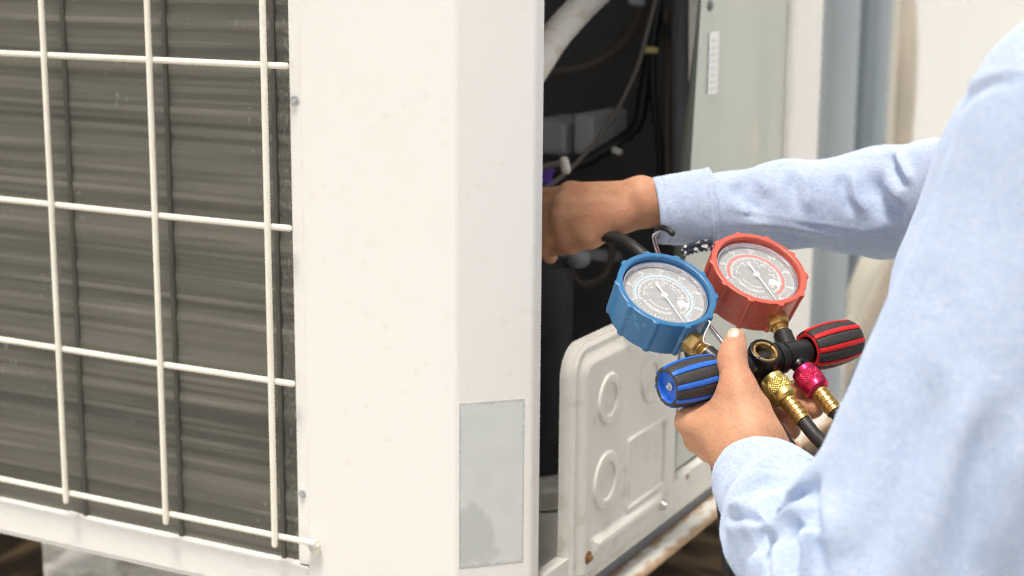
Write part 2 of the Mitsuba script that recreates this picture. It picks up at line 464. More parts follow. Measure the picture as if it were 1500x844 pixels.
def surface(sdf, lo, hi, h):
    """Naive surface nets of sdf(points) over the box lo..hi with step h."""
    lo, hi = np.asarray(lo, float), np.asarray(hi, float)
    n = np.ceil((hi - lo) / h).astype(int) + 1
    ax = [lo[k] + h * np.arange(n[k]) for k in range(3)]
    g = np.empty(n)
    for i in range(0, n[0], 16):
        X = np.stack(np.meshgrid(ax[0][i:i + 16], ax[1], ax[2], indexing='ij'), -1)
        g[i:i + 16] = sdf(X)
    s = g < 0
    cs = [(a, b, c) for a in (0, 1) for b in (0, 1) for c in (0, 1)]
    sl = lambda o: tuple(slice(o[k], n[k] - 1 + o[k]) for k in range(3))
    cnt = sum(s[sl(o)].astype(int) for o in cs)
    act = (cnt > 0) & (cnt < 8)
    idx = -np.ones(act.shape, int)
    idx[act] = np.arange(act.sum())
    cell = np.argwhere(act)
    vals = {o: g[sl(o)][act] for o in cs}
    acc, num = np.zeros((len(cell), 3)), np.zeros(len(cell))
    for a in cs:
        for k in range(3):
            if a[k] == 0:
                b = tuple(a[j] + (j == k) for j in range(3))
                va, vb = vals[a], vals[b]
                m = (va < 0) != (vb < 0)
                t = np.where(m, va / np.where(m, va - vb, 1), 0)
                pt = np.array(a, float)[None] + t[:, None] * np.eye(3)[k][None]
                acc[m] += pt[m]
                num[m] += 1
    v = lo + h * (cell + acc / num[:, None])
    faces = []
    for k in range(3):
        i, j = (k + 1) % 3, (k + 2) % 3
        a = [slice(1, n[m] - 1) for m in range(3)]
        a[k] = slice(0, n[k] - 1)
        b = list(a)
        b[k] = slice(1, n[k])
        sa, sb = s[tuple(a)], s[tuple(b)]
        for flag, rev in ((sa & ~sb, False), (~sa & sb, True)):
            e = np.argwhere(flag)
            if not len(e):
                continue
            e = e + np.array([0 if m == k else 1 for m in range(3)])
            di, dj = np.eye(3, dtype=int)[i], np.eye(3, dtype=int)[j]
            q = [idx[tuple((e - di * x - dj * y).T)] for x, y in ((1, 1), (0, 1), (0, 0), (1, 0))]
            q = np.stack(q if not rev else q[::-1], 1)
            faces += [q[:, [0, 1, 2]], q[:, [0, 2, 3]]]
    return trimesh.Trimesh(v, np.vstack(faces), process=False)


def relax(m, times):
    """A few steps of plain vertex averaging."""
    e = m.edges_unique
    n = np.bincount(e.ravel(), minlength=len(m.vertices))[:, None].clip(1)
    v = np.array(m.vertices)
    for _ in range(max(times // 2, 1)):
        a = np.zeros_like(v)
        np.add.at(a, e[:, 0], v[e[:, 1]])
        np.add.at(a, e[:, 1], v[e[:, 0]])
        v = 0.5 * v + 0.5 * a / n
    m.vertices = v


# ================================================================== THE SETTING
gz = 0.0
gn = 130
gx, gy = np.meshgrid(np.linspace(-1, 1, gn), np.linspace(-1, 1, gn), indexing='ij')
gx, gy = np.sign(gx) * np.abs(gx)**2.2 * 40, np.sign(gy) * np.abs(gy)**2.2 * 40 + 2
gh = 0.006 * (meshkit.fbm(np.stack([gx * 2.0, gy * 2.0, 0 * gx], -1), 3) - 0.5)
ground = grid_mesh(np.stack([gx, gy, gz + gh], -1))
add('ground', ground, M_GROUND, True, kind='structure')

wall = box(-9.0, 7.0, 3.45, 3.65, -0.02, 3.2)
add('building_wall', wall, M_WALL, label='plain cream rendered wall behind the grey pipes on the right', cat='wall')

# ================================================================== THE OUTDOOR UNIT
A = 'outdoor_condensing_unit'
ZB, ZT = -0.209, 0.86      # cabinet bottom and top in its own frame
XR = 0.0486                # plane of the right side
XL = -0.86                 # left end of the front
YB = 0.83                  # back

tag(A, 'cream outdoor air conditioning unit with wire grille and its right side opened', 'air conditioner')


def round_line(pts, r, n=5):
    out = [pts[0]]
    for a, b, c in zip(pts, pts[1:], pts[2:]):
        a, b, c = map(np.array, (a, b, c))
        u, w = (a - b) / np.linalg.norm(a - b), (c - b) / np.linalg.norm(c - b)
        for t in np.linspace(0, 1, n):
            q0, q1 = b + u * r * (1 - t), b + w * r * t
            out.append(tuple(q0 * (1 - t) + q1 * t))
    return out + [pts[-1]]


# corner post: one folded sheet
line = round_line([(-0.1540, 0.016), (-0.1540, 0.0), (0.0, 0.0), (XR, XR), (XR, 0.0635), (XR - 0.016, 0.0635)], 0.0032)
post = extrude(LineString(line).buffer(0.0008, cap_style=2, join_style=1), ZB, ZT - 0.004)
add(A + '__corner_post', to_unit(post), M_CREAM, 40)
strip = extrude(LineString(round_line([(-0.1668, 0.020), (-0.1668, 0.0035), (-0.1550, 0.0035)], 0.0015)).buffer(0.0007, cap_style=2), -0.1755, ZT - 0.006)
add(A + '__coil_edge_strip', to_unit(strip), M_CREAM, 40)
lpost = extrude(LineString(round_line([(XL + 0.10, 0.016), (XL + 0.10, 0.0), (XL, 0.0), (XL - 0.045, 0.045), (XL - 0.045, YB)], 0.0032)).buffer(0.0008, cap_style=2), ZB, ZT - 0.004)
add(A + '__corner_post', to_unit(lpost), M_CREAM, 40)
# base rail below the coil, with its small folded tab
rail = box(XL + 0.101, -0.1552, 0.0006, 0.020, ZB, -0.1775, 0.0016)
rail2 = box(XL + 0.101, -0.1552, 0.0024, 0.055, ZB - 0.0035, ZB - 0.0005, 0.0006)
tab = box(-0.447, -0.434, 0.0030, 0.0060, -0.1778, -0.1735, 0.0005)
add(A + '__base_rail', to_unit(cat_(rail, rail2, tab)), M_CREAM, 30)

# condenser coil: corrugated fin face
cx = np.linspace(XL + 0.105, -0.1655, 120)
cz = np.arange(-0.2, ZT - 0.02, 0.0012)
X, Z = np.meshgrid(cx, cz, indexing='ij')
per = 0.0195
ph = (Z + 0.0028 * (meshkit.noise(np.stack([X * 5, Z * 16, 0 * X], -1)) - 0.5)) / per * 2 * np.pi
Y = 0.0125 - 0.0005 * np.exp(2.2 * (np.cos(ph) - 1)) - 0.0007 * np.cos(ph * 0.5 + 1) + 0.0009 * (meshkit.fbm(np.stack([X * 14, Z * 60, 0 * X], -1), 3) - 0.5)
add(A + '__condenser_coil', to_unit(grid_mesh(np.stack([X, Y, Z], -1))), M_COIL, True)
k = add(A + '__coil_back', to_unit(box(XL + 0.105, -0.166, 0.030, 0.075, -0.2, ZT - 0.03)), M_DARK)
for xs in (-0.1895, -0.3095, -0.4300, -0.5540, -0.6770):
    add(A + '__condenser_coil__rod_shadow_strip', to_unit(box(xs - 0.0024, xs + 0.0024, 0.0094, 0.0160, -0.2, ZT - 0.03, 0.0008)), M_ROD_SHADOW)  # dark strips standing in for the guard rods' soft shadows on the coil

# wire guard
G = A + '__wire_guard'
gzs = [-0.1476, -0.0020, 0.1378, 0.2782, 0.418, 0.558, 0.698]
gxs = [-0.1800, -0.3055, -0.4302, -0.5550, -0.6798]
for i, z in enumerate(gzs):
    x1 = -0.1608 if i else -0.1535
    jit = lambda: rng.normal(0, 0.0003)
    path = [(-0.775, -0.0105, z + jit()), (-0.5, -0.0105, z + jit()), (-0.33, -0.0108, z + jit()), (x1, -0.0105, z)]
    if i == 0:
        path += [(-0.1465, -0.0078, z - 0.001), (-0.1412, -0.0055, z - 0.0055), (-0.1425, -0.0045, z - 0.012)]
    add(G + '__guard_rod', to_unit(rod(spline(path, 10), 0.0029, 14)), M_GUARD, 60)
for x in gxs:
    path = [(x + rng.normal(0, 0.0003), -0.0155, -0.1545), (x, -0.0155, 0.2), (x, -0.0155, 0.72)]
    add(G + '__guard_rod', to_unit(rod(spline(path, 8), 0.0029, 14)), M_GUARD, 60)

# screws on the front
fn = (-0.12, -1, 0.0)


def screw(x, y, z, nrm, r, m, key=A + '__screw', washer=True):
    parts = [lathe([(0.0, 0.0), (r * 1.55, 0.0), (r * 1.55, r * 0.2), (r * 1.3, r * 0.32), (0.0, r * 0.32)], 24)] if washer else []
    hb = hexbolt(r, r * 0.9)
    hb.apply_translation((0, 0, r * 0.3))
    slot = box(-r * 0.6, r * 0.6, -r * 0.1, r * 0.1, r * 1.15, r * 1.24)
    parts += [hb, slot]
    add(key, to_unit(orient(cat_(*parts), (x, y, z), nrm)), m, 30)


screw(-0.1465, -0.0008, -0.1545, (0, -1, 0), 0.0042, M_ZINC)
screw(-0.1612, 0.0026, 0.2475, (0, -1, 0), 0.0030, M_ZINC)
screw(-0.1612, 0.0026, -0.1085, (0, -1, 0), 0.0026, M_ZINC)

# bare plate on the chamfer
s0, s1, zz0, zz1, th = 0.0032, 0.0612, -0.1490, -0.0006, 0.0006
e = np.array([1, 1, 0]) / math.sqrt(2)
nrm = np.array([1, -1, 0]) / math.sqrt(2)
pl = box(s0, s1, 0, th, zz0, zz1, 0.0002)
v = pl.vertices.copy()
pl.vertices = v[:, :1] * e + (v[:, 1:2] + 0.00085) * nrm + v[:, 2:] * [0, 0, 1]
add(A + '__rating_plate', to_unit(pl), M_PLATE, 30, label='blank grey metal plate with a dark smudge at its lower left corner')

# casing: top, back, added light block, base pan
add(A + '__top_cover', to_unit(box(XL - 0.05, XR + 0.004, -0.004, YB + 0.004, ZT - 0.003, ZT + 0.03, 0.004)), M_CREAM, 30)
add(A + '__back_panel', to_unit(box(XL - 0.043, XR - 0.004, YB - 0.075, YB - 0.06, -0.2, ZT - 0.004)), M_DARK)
add(A + '__light_block', to_unit(box(-0.62, -0.615, 0.08, YB - 0.076, -0.2, ZT - 0.004)), M_DARK)  # unseen wall, added to keep light from leaking into the cabinet
add(A + '__base_pan', to_unit(box(XL - 0.04, XR - 0.004, 0.021, YB - 0.002, -0.2, -0.192)), M_PANEL, 30)
# rear post and lower side rail
rp = extrude(LineString(round_line([(XR - 0.03, 0.7285), (XR, 0.7285), (XR, 0.832), (XR - 0.05, 0.832)], 0.003)).buffer(0.0008, cap_style=2), ZB, ZT - 0.004)
add(A + '__rear_post', to_unit(rp), M_CREAM, 40)
sr = cat_(box(XR - 0.002, XR + 0.0010, 0.064, 0.7275, ZB, -0.1715, 0.0006), box(XR - 0.012, XR - 0.0022, 0.064, 0.7275, -0.1735, -0.1720, 0.0004))
add(A + '__side_rail', to_unit(sr), M_PANEL, 30)
for yy in (0.416, 0.60):
    add(A + '__side_rail__rusty_hole', to_unit(orient(lathe([(0, 0.0004), (0.0028, 0.0004), (0.0036, 0)], 18), (XR + 0.0011, yy, -0.1765), (1, 0, 0))), M_RUST, 30)

# ---- knock-out cover: one pressed sheet with rounded left and top edges, rings and a raised rectangle
y0, y1, z0, z1 = 0.1220, 0.3570, -0.1915, 0.0270
ny, nz = 300, 250
YY, ZZ = np.meshgrid(np.linspace(y0, y1, ny), np.linspace(z0, z1, nz), indexing='ij')


def sst(a, b, x):
    t = np.clip((x - a) / (b - a), 0, 1)
    return t * t * (3 - 2 * t)


rc = 0.030
qx, qz = np.maximum(y0 + rc - YY, 0), np.maximum(ZZ - (z1 - rc), 0)
dcorner = rc - np.hypot(qx, qz)
ed = np.where((qx > 0) & (qz > 0), dcorner, np.minimum(np.minimum(YY - y0, z1 - ZZ), 0.2))
h = 0.0035 * sst(0.0, 0.005, ed) + 0.0055 * sst(0.009, 0.020, ed)


def ring_emb(cy_, cz_, r0, r1, amp):
    d = np.hypot(YY - cy_, ZZ - cz_)
    return amp * (sst(r1, r1 - 0.0016, d) - sst(r0 + 0.0016, r0, d))


for (cy_, cz_, r) in ((0.187, -0.0335, 0.0250), (0.1835, -0.1125, 0.0290), (0.287, -0.0365, 0.0250)):
    h += ring_emb(cy_, cz_, r * 0.58, r, 0.0024)
    h += 0.0006 * sst(r * 0.58, r * 0.58 - 0.001, np.hypot(YY - cy_, ZZ - cz_)) * 0
ry = np.maximum(np.abs(YY - 0.278) - 0.0465, np.abs(ZZ + 0.1215) - 0.0350)
h += 0.0022 * (sst(0.0020, 0.0, ry)) - 0.0022 * sst(-0.0010, -0.0030, ry)
rd = np.maximum(np.abs(ZZ + 0.1695 + 0.0 * YY) - 0.0035, np.maximum(0.158 - YY, YY - 0.312))
h += 0.0050 * sst(0.0070, -0.002, rd)
Xp = XR + 0.0008 + h
keep = (dcorner > -0.0004) | ~((qx > 0) & (qz > 0))
sheet = grid_mesh(np.stack([Xp, YY, ZZ], -1))
sheet.update_faces(keep.reshape(-1)[sheet.faces].all(1))
sheet.remove_unreferenced_vertices()
flange = []
for a in np.linspace(-0.1750, z1 - rc, 8):
    flange.append((XR - 0.026, XR + 0.0034, a))
fl = box(XR - 0.022, XR + 0.0034, y0 - 0.0004, y0 + 0.0008, -0.176, z1 - rc)
add(A + '__knockout_cover', to_unit(sheet), M_PANEL, True, label='pressed cream cover plate with round knockouts standing in the open side')
th_ = np.linspace(0, np.pi / 2, 12)
arc = [(y0, -0.1760)] + [(y0 + rc - rc * math.cos(a), z1 - rc + rc * math.sin(a)) for a in th_] + [(y1, z1)]
fr = [np.array([[XR + 0.0012, a, b] for a, b in arc]), np.array([[XR - 0.010, a, b] for a, b in arc])]
add(A + '__knockout_cover__flange', to_unit(grid_mesh(np.stack(fr, 0))), M_PANEL, 40)
add(A + '__knockout_cover__screw', to_unit(orient(cat_(lathe([(0, 0), (0.0062, 0), (0.0062, 0.0009), (0.005, 0.0016), (0, 0.0016)], 24), orient(hexbolt(0.0030, 0.003), (0, 0, 0.0015), (0, 0, 1))), (XR + 0.0098, 0.1460, -0.1765), (1, 0, 0))), M_RUST, 30, label='rusty screw at the lower left corner of the cover plate')
add(A + '__knockout_cover__screw', to_unit(orient(cat_(lathe([(0, 0), (0.0058, 0), (0.0058, 0.001), (0.0050, 0.003), (0.0042, 0.0065), (0, 0.0075)], 24)), (XR + 0.0098, 0.3230, -0.1785), (1, 0, 0))), M_ZINC, 30, label='bright domed screw at the lower right corner of the cover plate')

# ---- green-grey panel at the back half of the open side, its left edge bowed outwards
zt = np.linspace(-0.168, ZT - 0.01, 60)


def left_edge(z):
    return 0.408 + 0.034 * (z + 0.17) / 0.5 - 0.004 * np.sin((z + 0.17) * 6.5)


rows = []
for z in zt:
    yl = left_edge(z)
    t = np.linspace(0, 1, 30)
    y = yl + (0.7240 - yl) * t
    x = XR - 0.010 + 0.0006 * (1 - t)**6 * np.clip((z - 0.0) / 0.3, 0, 1)
    rows.append(np.stack([x, y, np.full_like(y, z)], -1))
gp = np.array(rows)
back = gp.copy()
back[..., 0] -= 0.0016
gm = cat_(grid_mesh(gp), grid_mesh(back))
add(A + '__service_panel', to_unit(gm), M_GREEN, True, label='grey green metal panel covering the back half of the open side')
wd = 0.0125 - 0.0095 * sst(0.13, 0.34, zt)
fl = np.stack([gp[:, 0] + np.stack([-wd * t, -0.0022 * np.sin(t * np.pi) - 0.0016 + 0 * wd, 0 * wd], 1) for t in np.linspace(0, 1, 8)], 1)
add(A + '__service_panel__shaded_edge', to_unit(grid_mesh(fl)), M_EDGE_SHADE, True)  # curled edge of the panel, its shade painted as a dark strip
for yy, zz in ((0.466, 0.3225), (0.712, 0.338)):
    add(A + '__service_panel__screw', to_unit(orient(cat_(lathe([(0, 0), (0.006, 0), (0.006, 0.001), (0.004, 0.003), (0, 0.0035)], 20)), (XR - 0.0095, yy, zz), (1, 0, 0))), M_DARK, 30)
lb = box(XR - 0.0098 + 0.0012, XR - 0.0098 + 0.0022, 0.4660, 0.4925, 0.2295, 0.2950)
st = A + '__service_panel__sticker'
add(st, to_unit(lb), M_WSTICK, 30, label='narrow white printed label near the top left of the grey green panel')

marks = [box(XR - 0.0076, XR - 0.00745, yc - hw, yc + hw, zc - 0.0016, zc + 0.0016) for zc in np.arange(0.2350, 0.2900, 0.0072) for yc, hw in ((0.4745, 0.0030), (0.4838, 0.0022))]
add(A + '__service_panel__sticker_print', to_unit(cat_(*marks)), M_BOXGREY, kind='stuff')

# ---- inside the open side
def inner(name, path, r, m, sides=16, n=16, **k):
    return add(A + '__' + name, rod(spline([P(*q) for q in path], n), r, sides), m, 60, **k)


inner('insulated_pipe', [(600, 420, 1.74), (640, 320, 1.68), (700, 205, 1.65), (770, 118, 1.66), (812, 55, 1.70), (850, 12, 1.74), (905, -45, 1.80), (960, -140, 1.90), (985, -300, 1.98)], 0.0160, M_WPIPE, 24, label='thick white pipe with brown stains crossing the top left of the opening')
inner('brown_tube', [(780, 103, 1.95), (820, 104, 1.95), (862, 95, 1.95), (905, 70, 1.95), (930, 35, 1.96), (948, -20, 1.97)], 0.0058, M_BROWN)
inner('wire', [(968, -30, 1.74), (950, 40, 1.75), (936, 92, 1.76), (914, 142, 1.77), (893, 180, 1.77), (860, 222, 1.75), (818, 262, 1.72), (780, 285, 1.70)], 0.0028, M_WIRE, 10)
inner('cable_loom', [(962, 20, 1.86), (952, 80, 1.86), (944, 130, 1.86), (934, 180, 1.87), (910, 205, 1.88), (880, 224, 1.88), (850, 240, 1.88), (790, 258, 1.88)], 0.0075, M_BLACK)
inner('cable_loom', [(972, -20, 1.82), (957, 60, 1.82), (958, 150, 1.83), (966, 210, 1.84), (968, 262, 1.85), (968, 320, 1.86)], 0.0042, M_BLACK)
inner('copper_tube', [(975, 20, 1.86), (980, 90, 1.86), (978, 160, 1.86), (978, 230, 1.86), (979, 330, 1.86)], 0.0052, M_BROWN)
inner('branch_tube', [(964, 58, 1.84), (975, 38, 1.84), (984, 62, 1.84), (990, 90, 1.84)], 0.0030, M_JACKET, 10)
inner('suction_pipe', [(1000, -40, 1.80), (998, 60, 1.80), (999, 160, 1.80), (1000, 250, 1.80), (1001, 420, 1.80), (1001, 560, 1.80)], 0.0115, M_FOAM, 20, label='thick pipe wrapped in black foam beside the grey green panel')
inner('brown_tube', [(1012, 40, 1.83), (1012, 160, 1.83), (1013, 270, 1.83)], 0.0022, M_BROWN, 10)
inner('cable_connector', [(945, 73, 1.80), (960, 74, 1.80)], 0.0040, M_YELLOWP)
inner('cable_connector', [(900, 220, 1.80), (907, 223, 1.80)], 0.0038, M_WPLAST)
wq = [P(*q) for q in ((1009, -60, 1.77), (1036, -60, 1.77), (1029, 40, 1.77), (1017, 130, 1.775), (1012.5, 190, 1.78), (1011, 300, 1.785), (1009, 300, 1.785))]
wq = np.array(wq + [q + 0.004 * UY for q in wq])
add(A + '__pale_bracket', trimesh.convex.convex_hull(wq), M_PANEL)
inner('valve_lever', [(785, 248, 1.66), (806, 242, 1.66), (826, 239, 1.66)], 0.0032, M_WIRE)
inner('valve_lever__tip', [(826, 236, 1.66), (829, 249, 1.66)], 0.0050, M_WPLAST)
add(A + '__purple_tag', orient(box(-0.006, 0.006, -0.009, 0.009, -0.001, 0.001, 0.0005), P(801, 256, 1.68), CAM - P(801, 256, 1.68)), M_PURPLE)
inner('drain_cap', [(843, 380, 1.68), (852, 379, 1.69)], 0.0095, M_STEEL, 24)
inner('sensor_knob', [(827, 404, 1.74), (831, 405, 1.74)], 0.0044, M_WPLAST)
inner('brown_tube', [(834, 395, 1.84), (850, 415, 1.84), (872, 413, 1.84), (890, 398, 1.84), (896, 372, 1.84), (892, 345, 1.84)], 0.0042, M_BROWN)
inner('black_pipe', [(826, 410, 1.78), (825, 440, 1.78), (824, 480, 1.78)], 0.0075, M_JACKET)
inner('top_clip', [(925, 2, 1.90), (940, 4, 1.90)], 0.0045, M_BOXGREY)
b1 = to_unit(box(-0.300, -0.1650, 0.60, 0.70, 0.0, 0.075, 0.004))


def pxbox(x0, y0_, x1, y1_, d, depth, m, name, **k):
    """a box in the cabinet's own directions whose front face spans the given pixels"""
    p0, p1 = P(x0, y1_, d), P(x1, y0_, d)
    q0, q1 = UM.T @ (p0 - E0), UM.T @ (p1 - E0)
    x_a, x_b = sorted((q0[0], q0[0] + np.linalg.norm((p1 - p0)[:2]) * 0.9))
    return add(A + '__' + name, to_unit(box(x_a, x_b, q0[1], q0[1] + depth, q0[2], q1[2], 0.003)), m, 30, **k)


pxbox(770, 176, 839, 224, 1.93, 0.10, M_BOXGREY, 'terminal_box')
pxbox(839, 166, 872, 226, 1.90, 0.10, M_BOXGREY, 'terminal_box')
pxbox(770, 360, 930, 372, 1.98, 0.02, M_BOXGREY, 'cross_brace')

# compressor in its dark jacket, on the pan
cc = UM.T @ (P(776, 800, 1.76) - E0)
comp = lathe([(0.0, 0.0), (0.040, 0.0), (0.043, 0.004), (0.043, 0.205), (0.040, 0.219), (0.030, 0.2235), (0.0, 0.2245)], 48)
comp.apply_translation((cc[0], cc[1], -0.162))
add(A + '__compressor', to_unit(comp), M_JACKET, 40)
dish = lathe([(0.0, 0.0), (0.070, 0.0), (0.075, 0.004), (0.075, 0.022), (0.071, 0.0255), (0.052, 0.0255), (0.044, 0.030), (0.0, 0.030)], 64)
dish.apply_translation((cc[0] - 0.005, cc[1], -0.1918))
add(A + '__compressor__foot_ring', to_unit(dish), M_PANEL, 40)

# steel angle the unit stands on, and the wooden block under its left
S = 'steel_angle_rail'
tag(S, 'rusty painted steel angle rail running under the right side of the unit', 'steel rail')
add(S + '__web', to_unit(box(0.0425, 0.0462, -0.02, 0.95, -0.2225, ZB - 0.0006)), M_STEEL)
add(S + '__flange', to_unit(box(0.0464, 0.0765, -0.02, 0.95, -0.2268, -0.2222, 0.0008)), M_FLANGE)
add('added_dark_sleeper', to_unit(box(-0.34, 0.085, 0.74, 0.89, -E0[2] - 0.004, -0.2275, 0.008)), M_WOOD, 30, label='added dark timber sleeper in place of the shadow and dirt under the back of the unit', cat='timber')  # added so the ground under the back of the unit reads dark
wb = P(0, 800, 1.62)
wq = UM.T @ (wb - E0)
add('wooden_block', to_unit(box(-0.92, -0.632, 0.03, 0.16, -E0[2] - 0.004, ZB - 0.0045, 0.006)), M_WOOD, 30, label='dark weathered wooden block under the left end of the unit', cat='wooden block')

# ================================================================== BEHIND: pipes at the wall
def pipe(key, pts, r, m, label, sides=24, group=None):
    return add(key, tube(spline([P(*q) for q in pts], 20), r, sides), m, 60, label=label, cat='pipe', group=group)


def vpipe(key, px, py, d, r, m, label, group=None):
    c = P(px, py, d)
    return add(key, tube([(c[0], c[1], 0.0), (c[0], c[1], 0.7), (c[0], c[1], 1.6), (c[0], c[1], 3.1)], r, 28), m, 60, label=label, cat='pipe', group=group)


vpipe('drain_pipe', 1224, 200, 2.55, 0.0285, M_GPIPE, 'blue grey upright pipe nearest to the cream corner post of the unit', 'blue grey upright pipes')
vpipe('drain_pipe', 1280, 200, 2.85, 0.0220, M_GPIPE, 'second blue grey upright pipe, right of the dark painted shade', 'blue grey upright pipes')
vpipe('shade_and_slim_pipe', 1258, 200, 2.80, 0.0100, M_PIPE_SHADE, 'added dark upright strip for the shaded side of the second blue grey pipe')  # added thin upright, its dark colour stands for the next pipe's shaded side
vpipe('shade_and_slim_pipe', 1303, 100, 2.95, 0.013, M_CREAMP, 'thin cream upright pipe beside the bowed tan pipe')
pipe('wrapped_pipe', [(1322, -160, 3.0), (1322, -30, 3.0), (1325, 60, 2.98), (1323, 130, 2.98), (1316, 230, 3.0), (1310, 420, 3.0), (1308, 640, 3.02)], 0.0240, M_TAN, 'bowed tan taped pipe in front of the cream wall')
pipe('sloping_pipe', [(1330, 250, 2.62), (1283, 372, 2.60), (1242, 470, 2.63), (1222, 525, 2.64), (1213, 610, 2.64), (1208, 720, 2.64)], 0.0200, M_CREAMP, 'upper of two pale pipes sloping down behind the outstretched arm', group='pale sloping pipes')
pipe('sloping_pipe', [(1352, 270, 2.75), (1306, 380, 2.72), (1262, 480, 2.72), (1232, 545, 2.72), (1216, 620, 2.72), (1210, 730, 2.72)], 0.0170, M_TAN, 'lower of two pale pipes sloping down behind the outstretched arm', group='pale sloping pipes')
pipe('floor_pipe', [(1120, 705, 2.62), (1180, 662, 2.66), (1240, 610, 2.74), (1330, 540, 2.9)], 0.0130, M_BROWN, 'brown pipe lying on the ground behind the hoses')

# ================================================================== MANIFOLD GAUGE SET (millimetres in its own frame: x to the red side, y up the stems, z out of the dials)
MF = 'manifold_gauge_set'
tag(MF, 'refrigerant manifold with blue and red gauges held in the left hand', 'pressure gauge set')
MW = np.array([[0.85735, -0.46341, 0.22405], [0.50675, 0.68354, -0.52533], [0.0903, 0.56393, 0.82087]])
MO = np.array([0.20229, 1.28858, -0.32279]) + CAM


def MM(m):
    m = m.copy()
    m.vertices = (m.vertices / 1000.0) @ MW.T + MO
    return m


def mp(x, y, z):
    return MW @ (np.array([x, y, z]) / 1000.0) + MO


def at(m, origin, zaxis, xaxis=None):
    """place a mesh built along z at origin (mm) along zaxis in the manifold frame"""
    z = np.asarray(zaxis, float)
    z /= np.linalg.norm(z)
    x = np.asarray(xaxis if xaxis is not None else ([1, 0, 0] if abs(z[0]) < 0.8 else [0, 1, 0]), float)
    x = x - z * (x @ z)
    x /= np.linalg.norm(x)
    m = m.copy()
    m.vertices = m.vertices @ np.stack([x, np.cross(z, x), z], 0) + np.asarray(origin, float)
    return m


